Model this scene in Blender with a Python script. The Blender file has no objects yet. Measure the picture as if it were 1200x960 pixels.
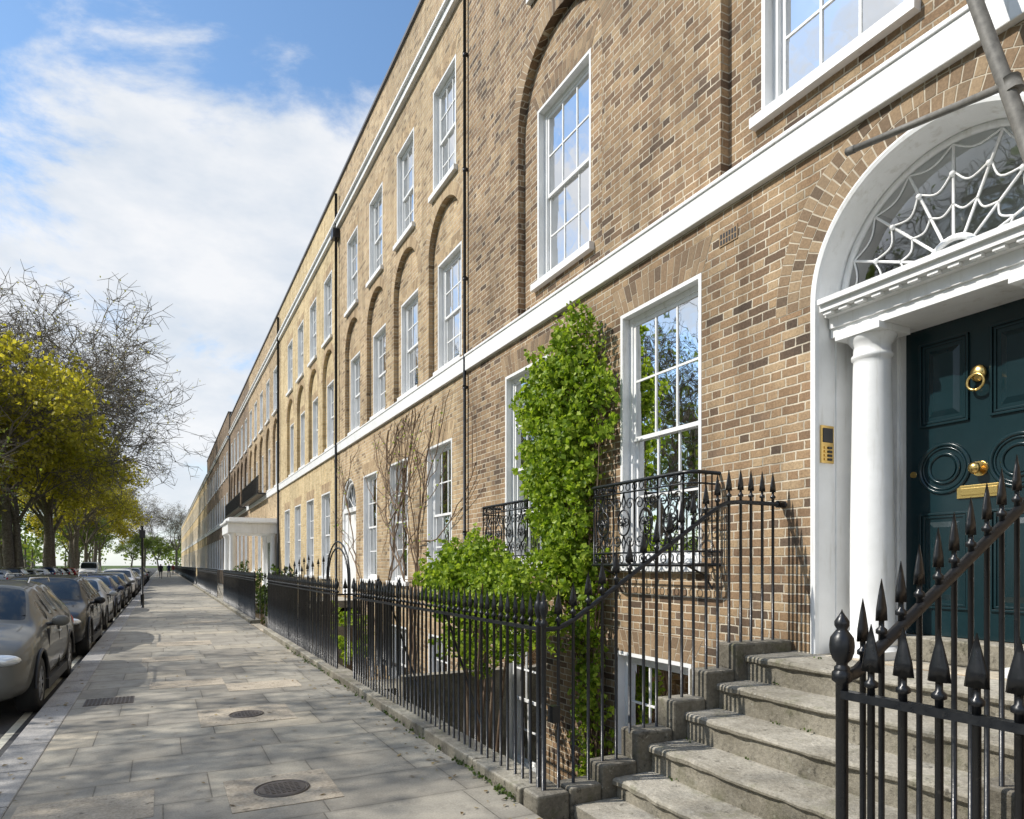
import bpy, bmesh, math, random
from mathutils import Vector, Matrix
random.seed(7)
R=random.random
def U(a,b): return a+(b-a)*random.random()
scene=bpy.context.scene
COL=scene.collection
pi=math.pi

# ------------------------------------------------------------------ node helpers
def newmat(name,rough=.6,col=(.5,.5,.5),metal=0,spec=.5):
    m=bpy.data.materials.new(name); m.use_nodes=True
    b=m.node_tree.nodes['Principled BSDF']
    b.inputs['Base Color'].default_value=(*col,1); b.inputs['Roughness'].default_value=rough
    b.inputs['Metallic'].default_value=metal; b.inputs['Specular IOR Level'].default_value=spec
    return m,m.node_tree,b
def setin(nt,sock,v):
    if isinstance(v,bpy.types.NodeSocket): nt.links.new(v,sock)
    elif isinstance(v,(tuple,list)) and len(v)==3 and sock.type=='RGBA': sock.default_value=(*v,1)
    else: sock.default_value=v
def M(nt,op,a,b=None,c=None,clamp=False):
    n=nt.nodes.new('ShaderNodeMath'); n.operation=op; n.use_clamp=clamp
    setin(nt,n.inputs[0],a)
    if b is not None: setin(nt,n.inputs[1],b)
    if c is not None: setin(nt,n.inputs[2],c)
    return n.outputs[0]
def MR(nt,v,a,b,c=0.,d=1.,smooth=False):
    n=nt.nodes.new('ShaderNodeMapRange'); n.interpolation_type='SMOOTHSTEP' if smooth else 'LINEAR'
    setin(nt,n.inputs[0],v)
    for i,x in enumerate((a,b,c,d)): n.inputs[i+1].default_value=x
    return n.outputs[0]
def MIX(nt,f,a,b,mode='MIX'):
    n=nt.nodes.new('ShaderNodeMix'); n.data_type='RGBA'; n.blend_type=mode
    setin(nt,n.inputs[0],f); setin(nt,n.inputs[6],a); setin(nt,n.inputs[7],b)
    return n.outputs[2]
def NOISE(nt,vec,scale,detail=4,rough=.55,dist=0):
    n=nt.nodes.new('ShaderNodeTexNoise'); 
    if vec is not None: nt.links.new(vec,n.inputs['Vector'])
    n.inputs['Scale'].default_value=scale; n.inputs['Detail'].default_value=detail
    n.inputs['Roughness'].default_value=rough; n.inputs['Distortion'].default_value=dist
    return n.outputs[0]
def RAMP(nt,f,stops,const=False):
    n=nt.nodes.new('ShaderNodeValToRGB'); setin(nt,n.inputs[0],f)
    cr=n.color_ramp
    if const: cr.interpolation='CONSTANT'
    while len(cr.elements)<len(stops): cr.elements.new(.5)
    for e,(p,c) in zip(cr.elements,stops): e.position=p; e.color=(*c,1)
    return n.outputs[0]
def POS(nt):
    return nt.nodes.new('ShaderNodeNewGeometry').outputs['Position']
def SEP(nt,v):
    n=nt.nodes.new('ShaderNodeSeparateXYZ'); nt.links.new(v,n.inputs[0]); return n.outputs
def COMB(nt,x,y,z):
    n=nt.nodes.new('ShaderNodeCombineXYZ')
    for i,v in enumerate((x,y,z)): setin(nt,n.inputs[i],v)
    return n.outputs[0]
def WN(nt,v):
    n=nt.nodes.new('ShaderNodeTexWhiteNoise'); n.noise_dimensions='3D'; nt.links.new(v,n.inputs[0]); return n.outputs[0]
def BUMP(nt,b,h,strength,dist):
    n=nt.nodes.new('ShaderNodeBump'); n.inputs['Strength'].default_value=strength; n.inputs['Distance'].default_value=dist
    nt.links.new(h,n.inputs['Height']); nt.links.new(n.outputs[0],b.inputs['Normal'])
def ISL(nt): return nt.nodes.new('ShaderNodeNewGeometry').outputs['Random Per Island']

# ------------------------------------------------------------------ materials
def brick_mat(name,pal,mortar,rowh=.076,grime=.5,mw=.0064):
    m,nt,b=newmat(name,.85,spec=.25)
    P0=POS(nt); 
    s=SEP(nt,P0)
    w1=NOISE(nt,P0,14,2); w2=NOISE(nt,P0,9,2)
    u=M(nt,'ADD',M(nt,'ADD',s[0],s[1]),M(nt,'MULTIPLY',M(nt,'SUBTRACT',w1,.5),.018))
    v=M(nt,'ADD',s[2],M(nt,'MULTIPLY',M(nt,'SUBTRACT',w2,.5),.014))
    P=.3375
    r=M(nt,'DIVIDE',v,rowh); row=M(nt,'FLOOR',r); fv=M(nt,'MULTIPLY',M(nt,'FRACT',r),rowh)
    par=M(nt,'ADD',M(nt,'FRACT',M(nt,'MULTIPLY',row,.5)),M(nt,'MULTIPLY',WN(nt,COMB(nt,row,5.,9.)),.12))
    p=M(nt,'ADD',M(nt,'DIVIDE',u,P),par); idd=M(nt,'FLOOR',p); f=M(nt,'MULTIPLY',M(nt,'FRACT',p),P)
    st=M(nt,'LESS_THAN',f,.225)
    h1=M(nt,'SUBTRACT',.1125,M(nt,'ABSOLUTE',M(nt,'SUBTRACT',f,.1125)))
    h2=M(nt,'SUBTRACT',.05625,M(nt,'ABSOLUTE',M(nt,'SUBTRACT',f,.28125)))
    hd=M(nt,'MAXIMUM',h1,h2)
    vd=M(nt,'SUBTRACT',rowh/2,M(nt,'ABSOLUTE',M(nt,'SUBTRACT',fv,rowh/2)))
    dist=M(nt,'MINIMUM',hd,vd)
    mask=MR(nt,M(nt,'ADD',dist,M(nt,'MULTIPLY',M(nt,'SUBTRACT',NOISE(nt,P0,60,2),.5),.006)),mw-.002,mw+.002,0,1,True)
    rnd=WN(nt,COMB(nt,idd,row,st))
    patch=NOISE(nt,P0,.9,3,.6)
    rnd2=M(nt,'ADD',rnd,M(nt,'MULTIPLY',M(nt,'SUBTRACT',patch,.5),.5),clamp=True)
    col=RAMP(nt,rnd2,pal)
    big=NOISE(nt,P0,.55,5,.6); fine=NOISE(nt,P0,48,4,.75)
    col=MIX(nt,1.0,col,RAMP(nt,fine,[(.25,(.58,.58,.58)),(.75,(1.3,1.3,1.3))]),'MULTIPLY')
    mcol=MIX(nt,MR(nt,NOISE(nt,P0,5,4),.38,.72),mortar,tuple(c*.55 for c in mortar))
    c=MIX(nt,mask,mcol,col)
    g=RAMP(nt,big,[(.3,(1-grime*.55,)*3),(.62,(1.12,1.11,1.10))])
    c=MIX(nt,1.0,c,g,'MULTIPLY')
    streak=NOISE(nt,COMB(nt,M(nt,'MULTIPLY',s[1],3.0),0.,M(nt,'MULTIPLY',s[2],.35)),1.2,5,.65)
    c=MIX(nt,1.0,c,RAMP(nt,streak,[(.3,(.68,.67,.66)),(.55,(1.04,1.04,1.04))]),'MULTIPLY')
    nt.links.new(c,b.inputs['Base Color'])
    h=M(nt,'ADD',mask,M(nt,'MULTIPLY',fine,.45))
    BUMP(nt,b,h,.9,.007)
    return m
palA=[(0,(.10,.072,.052)),(.14,(.20,.13,.08)),(.32,(.31,.205,.118)),(.5,(.38,.265,.155)),(.64,(.26,.17,.10)),(.78,(.43,.315,.19)),(.9,(.33,.215,.125)),(1,(.16,.115,.082))]
palB=[(0,(.22,.155,.092)),(.2,(.39,.275,.16)),(.5,(.49,.365,.215)),(.8,(.42,.295,.175)),(1,(.55,.425,.26))]
palC=[(0,(.45,.33,.17)),(.3,(.58,.445,.245)),(.7,(.63,.495,.285)),(1,(.50,.375,.20))]
palD=[(0,(.12,.088,.065)),(.4,(.23,.16,.105)),(.8,(.30,.215,.14)),(1,(.17,.125,.09))]
BR_A=brick_mat('brick_stock_brown',palA,(.64,.565,.44))
BR_B=brick_mat('brick_stock_tan',palB,(.61,.54,.41),grime=.35)
BR_C=brick_mat('brick_stock_yellow',palC,(.60,.53,.39),grime=.2)
BR_D=brick_mat('brick_dark',palD,(.38,.33,.26),grime=.4)
def vous_mat(name,pal):
    m,nt,b=newmat(name,.85,spec=.25)
    c=RAMP(nt,ISL(nt),pal); f=NOISE(nt,POS(nt),50,4,.7)
    c=MIX(nt,1.0,c,RAMP(nt,f,[(.25,(.68,.68,.68)),(.75,(1.2,1.2,1.2))]),'MULTIPLY')
    nt.links.new(c,b.inputs['Base Color']); BUMP(nt,b,f,.5,.004); return m
VO_A=vous_mat('voussoir_brown',[(0,(.14,.10,.068)),(.4,(.27,.185,.112)),(.8,(.36,.26,.16)),(1,(.21,.15,.095))])
VO_B=vous_mat('voussoir_tan',[(0,(.30,.215,.13)),(.5,(.45,.325,.195)),(1,(.52,.395,.24))])
def painted(name,col,rough=.45,var=.12,spec=.4,sc=3.):
    m,nt,b=newmat(name,rough,col,spec=spec)
    P0=POS(nt); n=NOISE(nt,P0,sc,6,.65); n2=NOISE(nt,P0,40,3,.6)
    c=MIX(nt,1.0,col,RAMP(nt,n,[(.3,(1-var,)*3),(.65,(1.04,)*3)]),'MULTIPLY')
    nt.links.new(c,b.inputs['Base Color'])
    BUMP(nt,b,n2,.15,.003); return m
MORTAR=painted('lime_mortar',(.56,.49,.38),.9,.3,.2,8)
def white():
    m,nt,b=newmat('white_paint',.42,(.8,.8,.79),spec=.4)
    P0=POS(nt); s=SEP(nt,P0)
    n=NOISE(nt,P0,3,6,.65); st=NOISE(nt,COMB(nt,M(nt,'MULTIPLY',s[0],9.),M(nt,'MULTIPLY',s[1],9.),M(nt,'MULTIPLY',s[2],1.1)),1.3,5,.65)
    c=MIX(nt,1.0,(.81,.81,.80),RAMP(nt,n,[(.3,(.90,.90,.89)),(.65,(1.02,1.02,1.02))]),'MULTIPLY')
    c=MIX(nt,1.0,c,RAMP(nt,st,[(.28,(.80,.78,.74)),(.45,(1,1,1))]),'MULTIPLY')
    c=MIX(nt,MR(nt,NOISE(nt,P0,28,5,.8),.70,.74),c,(.40,.36,.30))
    nt.links.new(c,b.inputs['Base Color']); BUMP(nt,b,NOISE(nt,P0,22,4,.6),.2,.004); return m
WHITE=white()
STUCCO=painted('white_stucco',(.74,.73,.70),.7,.18)
def iron():
    m,nt,b=newmat('black_iron_paint',.28,(.008,.009,.011),spec=.5)
    P0=POS(nt); n=NOISE(nt,P0,30,4,.6)
    nt.links.new(MIX(nt,MR(nt,NOISE(nt,P0,18,5,.7),.62,.75),(.008,.009,.011),(.05,.045,.04)),b.inputs['Base Color'])
    nt.links.new(MR(nt,n,.3,.7,.24,.48),b.inputs['Roughness']); BUMP(nt,b,n,.4,.003); return m
IRON=iron()
def stone(name,base,dark,moss=0.,sc=1.6,riser=.66):
    m,nt,b=newmat(name,.85,base,spec=.3)
    P0=POS(nt); a=NOISE(nt,P0,sc,7,.68); f=NOISE(nt,P0,45,5,.7)
    c=MIX(nt,MR(nt,a,.38,.60),dark,base)
    c=MIX(nt,1.0,c,RAMP(nt,f,[(.3,(.68,.68,.68)),(.7,(1.2,1.2,1.2))]),'MULTIPLY')
    sp=NOISE(nt,P0,9,6,.78)
    c=MIX(nt,MR(nt,sp,.565,.66),c,tuple(x*.45 for x in dark))
    li=NOISE(nt,P0,17,5,.75)
    c=MIX(nt,M(nt,'MULTIPLY',MR(nt,li,.62,.68),.6),c,(.55,.54,.48))
    if moss>0: c=MIX(nt,M(nt,'MULTIPLY',MR(nt,NOISE(nt,P0,5,6,.7),.54,.68),moss),c,(.10,.11,.035))
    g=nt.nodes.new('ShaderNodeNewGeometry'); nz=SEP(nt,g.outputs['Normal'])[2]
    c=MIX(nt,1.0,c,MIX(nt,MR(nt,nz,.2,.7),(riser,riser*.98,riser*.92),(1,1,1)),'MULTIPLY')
    nt.links.new(c,b.inputs['Base Color'])
    BUMP(nt,b,M(nt,'ADD',M(nt,'MULTIPLY',f,.5),sp),.9,.016); return m
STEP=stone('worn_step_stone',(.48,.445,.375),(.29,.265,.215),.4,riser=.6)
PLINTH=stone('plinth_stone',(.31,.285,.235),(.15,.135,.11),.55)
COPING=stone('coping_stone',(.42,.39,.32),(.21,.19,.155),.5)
CONC=stone('concrete_cover_slab',(.54,.47,.37),(.42,.36,.28),0,3)
def slab_mat():
    m,nt,b=newmat('york_stone_paving',.8,spec=.3)
    P0=POS(nt); s=SEP(nt,P0)
    rh=.64; r=M(nt,'DIVIDE',s[1],rh); row=M(nt,'FLOOR',r); fv=M(nt,'MULTIPLY',M(nt,'FRACT',r),rh)
    rr=WN(nt,COMB(nt,row,3.,1.)); rw=WN(nt,COMB(nt,row,8.,4.))
    W=MR(nt,rw,0,1,.72,1.05)
    p=M(nt,'ADD',M(nt,'DIVIDE',s[0],W),M(nt,'MULTIPLY',rr,7.3)); idd=M(nt,'FLOOR',p); f=M(nt,'MULTIPLY',M(nt,'FRACT',p),W)
    hd=M(nt,'MINIMUM',f,M(nt,'SUBTRACT',W,f)); vd=M(nt,'MINIMUM',fv,M(nt,'SUBTRACT',rh,fv))
    dist=M(nt,'ADD',M(nt,'MINIMUM',hd,vd),M(nt,'MULTIPLY',M(nt,'SUBTRACT',NOISE(nt,P0,20,3),.5),.008))
    mask=MR(nt,dist,.001,.006,0,1,True)
    rnd=WN(nt,COMB(nt,idd,row,2.))
    col=RAMP(nt,rnd,[(0,(.29,.268,.225)),(.3,(.345,.32,.27)),(.6,(.375,.35,.295)),(.85,(.41,.378,.31)),(1,(.48,.425,.33))])
    big=NOISE(nt,P0,1.3,7,.65); fine=NOISE(nt,P0,70,4,.7); sp=NOISE(nt,P0,6,6,.7)
    col=MIX(nt,1.0,col,RAMP(nt,big,[(.3,(.72,.715,.71)),(.66,(1.12,1.11,1.10))]),'MULTIPLY')
    col=MIX(nt,1.0,col,RAMP(nt,fine,[(.3,(.78,.78,.78)),(.7,(1.16,1.16,1.16))]),'MULTIPLY')
    col=MIX(nt,M(nt,'MULTIPLY',MR(nt,sp,.52,.7),.5),col,(.18,.165,.14))
    jg=MR(nt,M(nt,'ADD',dist,M(nt,'MULTIPLY',M(nt,'SUBTRACT',sp,.5),.10)),.0,.06,.82,1.)
    col=MIX(nt,1.0,col,COMB(nt,jg,jg,jg),'MULTIPLY')
    gum=nt.nodes.new('ShaderNodeTexVoronoi'); nt.links.new(P0,gum.inputs['Vector']); gum.inputs['Scale'].default_value=3.2
    col=MIX(nt,M(nt,'MULTIPLY',MR(nt,gum.outputs['Distance'],.05,.075,1,0),.4),col,(.14,.135,.12))
    c=MIX(nt,mask,(.15,.135,.11),col)
    nt.links.new(c,b.inputs['Base Color'])
    nt.links.new(MR(nt,sp,.3,.7,.55,.8),b.inputs['Roughness'])
    BUMP(nt,b,M(nt,'ADD',M(nt,'ADD',mask,M(nt,'MULTIPLY',rnd,.8)),M(nt,'MULTIPLY',fine,.5)),.5,.006); return m
SLAB=slab_mat()
def kerb_mat():
    m,nt,b=newmat('granite_kerb',.75,spec=.3); P0=POS(nt); s=SEP(nt,P0)
    f=M(nt,'MULTIPLY',M(nt,'FRACT',M(nt,'DIVIDE',s[1],.92)),.92); mask=MR(nt,M(nt,'MINIMUM',f,M(nt,'SUBTRACT',.92,f)),.004,.012)
    n=NOISE(nt,P0,90,3,.8); g=NOISE(nt,P0,2,5,.6)
    c=MIX(nt,MR(nt,n,.35,.65),(.26,.25,.24),(.50,.48,.45)); c=MIX(nt,1.0,c,RAMP(nt,g,[(.3,(.68,.68,.68)),(.7,(1.1,1.1,1.1))]),'MULTIPLY')
    nt.links.new(MIX(nt,mask,(.08,.075,.07),c),b.inputs['Base Color']); BUMP(nt,b,M(nt,'ADD',mask,n),.4,.005); return m
KERB=kerb_mat()
def asphalt():
    m,nt,b=newmat('asphalt',.8,spec=.35); P0=POS(nt)
    n=NOISE(nt,P0,120,3,.8); g=NOISE(nt,P0,.8,6,.6)
    c=MIX(nt,MR(nt,n,.3,.7),(.045,.045,.047),(.10,.098,.095)); c=MIX(nt,1.0,c,RAMP(nt,g,[(.3,(.75,.75,.75)),(.7,(1.2,1.2,1.2))]),'MULTIPLY')
    nt.links.new(c,b.inputs['Base Color']); BUMP(nt,b,n,.5,.006); return m
ASPH=asphalt()
LINE=painted('road_paint',(.62,.60,.5),.6,.3,sc=8)
def grass():
    m,nt,b=newmat('grass',.9,spec=.2); P0=POS(nt)
    c=RAMP(nt,NOISE(nt,P0,.6,8,.7),[(.3,(.04,.065,.014)),(.5,(.07,.11,.024)),(.7,(.12,.13,.045))])
    nt.links.new(c,b.inputs['Base Color']); BUMP(nt,b,NOISE(nt,P0,8,5),.6,.05); return m
GRASS=grass()
def glass():
    m=bpy.data.materials.new('window_glass'); m.use_nodes=True; nt=m.node_tree; nt.nodes.clear()
    o=nt.nodes.new('ShaderNodeOutputMaterial'); mx=nt.nodes.new('ShaderNodeMixShader')
    t=nt.nodes.new('ShaderNodeBsdfTransparent'); t.inputs[0].default_value=(.80,.84,.83,1)
    g=nt.nodes.new('ShaderNodeBsdfGlossy'); g.inputs['Roughness'].default_value=.015
    bp=nt.nodes.new('ShaderNodeBump'); bp.inputs['Strength'].default_value=.16; bp.inputs['Distance'].default_value=.02
    nt.links.new(NOISE(nt,POS(nt),2.2,2),bp.inputs['Height']); nt.links.new(bp.outputs[0],g.inputs['Normal'])
    fr=nt.nodes.new('ShaderNodeFresnel'); fr.inputs[0].default_value=1.5
    nt.links.new(MR(nt,fr.outputs[0],0,1,.05,1.0),mx.inputs[0])
    nt.links.new(t.outputs[0],mx.inputs[1]); nt.links.new(g.outputs[0],mx.inputs[2]); nt.links.new(mx.outputs[0],o.inputs[0]); return m
GLASS=glass()
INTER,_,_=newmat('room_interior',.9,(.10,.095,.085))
CURT=painted('curtain_cloth',(.68,.68,.66),.9,.15)
DOORG=painted('dark_green_door_paint',(.006,.022,.027),.2,.2,.5)
BRASS,_,_=newmat('brass',.25,(.72,.50,.18),1)
def bark(name,c1,c2):
    m,nt,b=newmat(name,.9,spec=.2); P0=POS(nt)
    nt.links.new(MIX(nt,MR(nt,NOISE(nt,P0,6,6,.7),.35,.65),c1,c2),b.inputs['Base Color']); return m
BARK=bark('bark',(.09,.075,.058),(.22,.19,.145)); STEM=bark('vine_stem',(.12,.08,.055),(.26,.19,.13))
def leaf(name,pal,tr=.45):
    m=bpy.data.materials.new(name); m.use_nodes=True; nt=m.node_tree; b=nt.nodes['Principled BSDF']; o=nt.nodes['Material Output']
    c=RAMP(nt,ISL(nt),pal); nt.links.new(c,b.inputs['Base Color']); b.inputs['Roughness'].default_value=.45; b.inputs['Specular IOR Level'].default_value=.3
    t=nt.nodes.new('ShaderNodeBsdfTranslucent'); nt.links.new(MIX(nt,1.0,c,(1.3,1.35,.7),'MULTIPLY'),t.inputs[0])
    mx=nt.nodes.new('ShaderNodeMixShader'); mx.inputs[0].default_value=tr
    nt.links.new(b.outputs[0],mx.inputs[1]); nt.links.new(t.outputs[0],mx.inputs[2]); nt.links.new(mx.outputs[0],o.inputs[0]); return m
LEAF_IVY=leaf('climber_leaf',[(0,(.08,.14,.012)),(.35,(.19,.29,.024)),(.7,(.30,.40,.04)),(1,(.44,.52,.08))],.42)
LEAF_Y=leaf('spring_leaf_yellow',[(0,(.24,.22,.02)),(.5,(.42,.36,.04)),(1,(.56,.47,.08))],.5)
LEAF_G=leaf('spring_leaf_green',[(0,(.08,.12,.025)),(.5,(.15,.20,.04)),(1,(.25,.28,.06))],.45)
LEAF_D=leaf('dark_leaf',[(0,(.03,.055,.014)),(.6,(.07,.11,.025)),(1,(.12,.17,.035))],.3)
LITTER=leaf('dry_leaf',[(0,(.12,.08,.04)),(.5,(.24,.17,.08)),(1,(.34,.27,.12))],.1)
TYRE,_,_=newmat('tyre_rubber',.85,(.02,.02,.02)); ALLOY,_,_=newmat('alloy_wheel',.35,(.45,.46,.48),.9)
BLK,_,_=newmat('black_plastic',.5,(.015,.015,.016)); CGLASS,_,_=newmat('car_glass',.03,(.012,.016,.018),spec=.5)
LAMPM,_,_=newmat('headlamp',.08,(.75,.78,.8),.4,.9); REDL,_,_=newmat('tail_lamp',.2,(.4,.01,.01)); CHROME,_,_=newmat('chrome',.12,(.8,.8,.8),1)
PLATE,_,_=newmat('number_plate',.4,(.75,.75,.72))
def paint(name,c,met=.0):
    m,nt,b=newmat(name,.6,c,met,.15); b.inputs['Coat Weight'].default_value=.6; b.inputs['Coat Roughness'].default_value=.03; b.inputs['Coat IOR'].default_value=1.4; return m
GALV=painted('weathered_steel_tube',(.19,.18,.16),.6,.45,.4,20)
METALC=painted('cast_iron_cover',(.12,.10,.085),.55,.4,sc=30)
ROOF=painted('lead_roof',(.13,.13,.14),.6,.2)

# ------------------------------------------------------------------ mesh builder
def empty(name,loc=(0,0,0)):
    e=bpy.data.objects.new(name,None); e.location=loc; e.empty_display_size=.3; COL.objects.link(e); return e
class MB:
    def __init__(s): s.v=[];s.f=[];s.m=[];s.sm=[]
    def poly(s,pts,m=0,sm=False):
        n=len(s.v); s.v+= [tuple(p) for p in pts]; s.f.append(tuple(range(n,n+len(pts)))); s.m.append(m); s.sm.append(sm)
    def hexa(s,p,m=0):
        n=len(s.v); s.v+=[tuple(q) for q in p]
        for f in ((0,3,2,1),(4,5,6,7),(0,1,5,4),(1,2,6,5),(2,3,7,6),(3,0,4,7)):
            s.f.append(tuple(n+i for i in f)); s.m.append(m); s.sm.append(False)
    def box(s,x0,x1,y0,y1,z0,z1,m=0):
        if x0>x1:x0,x1=x1,x0
        if y0>y1:y0,y1=y1,y0
        s.hexa([(x0,y0,z0),(x1,y0,z0),(x1,y1,z0),(x0,y1,z0),(x0,y0,z1),(x1,y0,z1),(x1,y1,z1),(x0,y1,z1)],m)
    def tube(s,pts,rad,n=6,m=0,cap=True,sm=True,flat=None):
        pts=[Vector(p) for p in pts]
        if not isinstance(rad,(list,tuple)): rad=[rad]*len(pts)
        base=len(s.v); ref=None
        for i,p in enumerate(pts):
            d=(pts[min(i+1,len(pts)-1)]-pts[max(i-1,0)])
            if d.length<1e-9: d=Vector((0,0,1))
            d.normalize()
            if ref is None:
                ref=Vector((0,0,1)) if abs(d.z)<.9 else Vector((1,0,0))
            a=d.cross(ref); 
            if a.length<1e-6: a=d.orthogonal()
            a.normalize(); b=a.cross(d); ref=b
            for k in range(n):
                t=2*pi*k/n+pi/n
                s.v.append(tuple(p+(a*math.cos(t)+b*math.sin(t))*rad[i]))
        for i in range(len(pts)-1):
            for k in range(n):
                k2=(k+1)%n
                s.f.append((base+i*n+k,base+i*n+k2,base+(i+1)*n+k2,base+(i+1)*n+k)); s.m.append(m); s.sm.append(sm)
        if cap:
            s.f.append(tuple(base+k for k in range(n))); s.m.append(m); s.sm.append(False)
            e=base+(len(pts)-1)*n
            s.f.append(tuple(e+k for k in reversed(range(n)))); s.m.append(m); s.sm.append(False)
    def lathe(s,x,y,prof,n=12,m=0,sm=True,axis='z'):
        base=len(s.v)
        for (ra,rb,z) in prof:
            for k in range(n):
                t=2*pi*k/n
                s.v.append((x+ra*math.cos(t),y+rb*math.sin(t),z))
        for i in range(len(prof)-1):
            for k in range(n):
                k2=(k+1)%n
                s.f.append((base+i*n+k,base+i*n+k2,base+(i+1)*n+k2,base+(i+1)*n+k)); s.m.append(m); s.sm.append(sm)
        s.f.append(tuple(base+k for k in range(n))); s.m.append(m); s.sm.append(False)
        e=base+(len(prof)-1)*n
        s.f.append(tuple(e+k for k in reversed(range(n)))); s.m.append(m); s.sm.append(False)
    def sphere(s,c,r,m=0,n=12,k=8):
        if not isinstance(r,(tuple,list)): r=(r,r,r)
        base=len(s.v)
        for i in range(k+1):
            a=pi*(i/k)*.998+.001*pi
            for j in range(n):
                t=2*pi*j/n
                s.v.append((c[0]+r[0]*math.sin(a)*math.cos(t),c[1]+r[1]*math.sin(a)*math.sin(t),c[2]-r[2]*math.cos(a)))
        for i in range(k):
            for j in range(n):
                j2=(j+1)%n
                s.f.append((base+i*n+j,base+i*n+j2,base+(i+1)*n+j2,base+(i+1)*n+j)); s.m.append(m); s.sm.append(True)
    def mesh(s,name,mats):
        me=bpy.data.meshes.new(name); me.from_pydata(s.v,[],s.f)
        for m in mats: me.materials.append(m)
        me.polygons.foreach_set('material_index',s.m); me.polygons.foreach_set('use_smooth',s.sm); me.update(); return me
    def obj(s,name,mats,parent=None,bevel=0):
        o=bpy.data.objects.new(name,s.mesh(name,mats)); COL.objects.link(o)
        if parent: o.parent=parent
        if bevel:
            md=o.modifiers.new('b','BEVEL'); md.width=bevel; md.segments=2; md.limit_method='ANGLE'
        return o

def sheet(name,outer,holes,x0,t,mat,parent):
    """flat wall panel in the YZ plane from x0 to x0+t, with holes"""
    cu=bpy.data.curves.new(name,'CURVE'); cu.dimensions='2D'; cu.fill_mode='BOTH'; cu.extrude=t/2
    for loop in [outer]+holes:
        sp=cu.splines.new('POLY'); sp.points.add(len(loop)-1); sp.use_cyclic_u=True
        for p,(a,b) in zip(sp.points,loop): p.co=(a,b,0,1)
    o=bpy.data.objects.new('tmp',cu); COL.objects.link(o)
    bpy.context.view_layer.update()
    dg=bpy.context.evaluated_depsgraph_get()
    me=bpy.data.meshes.new_from_object(o.evaluated_get(dg))
    bpy.data.objects.remove(o)
    for v in me.vertices:
        a,b,c=v.co; v.co=(x0+t/2+c,a,b)
    me.materials.clear(); me.materials.append(mat)
    for p in me.polygons: p.use_smooth=False
    ob=bpy.data.objects.new(name,me); COL.objects.link(ob); ob.parent=parent; return ob
def rect(y0,y1,z0,z1): return [(y0,z0),(y1,z0),(y1,z1),(y0,z1)]
def archloop(yc,r,z0,zs,n=28):
    L=[(yc-r,z0),(yc+r,z0)]
    for i in range(n+1):
        a=pi*i/n; L.append((yc+r*math.cos(a),zs+r*math.sin(a)))
    return L

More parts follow.
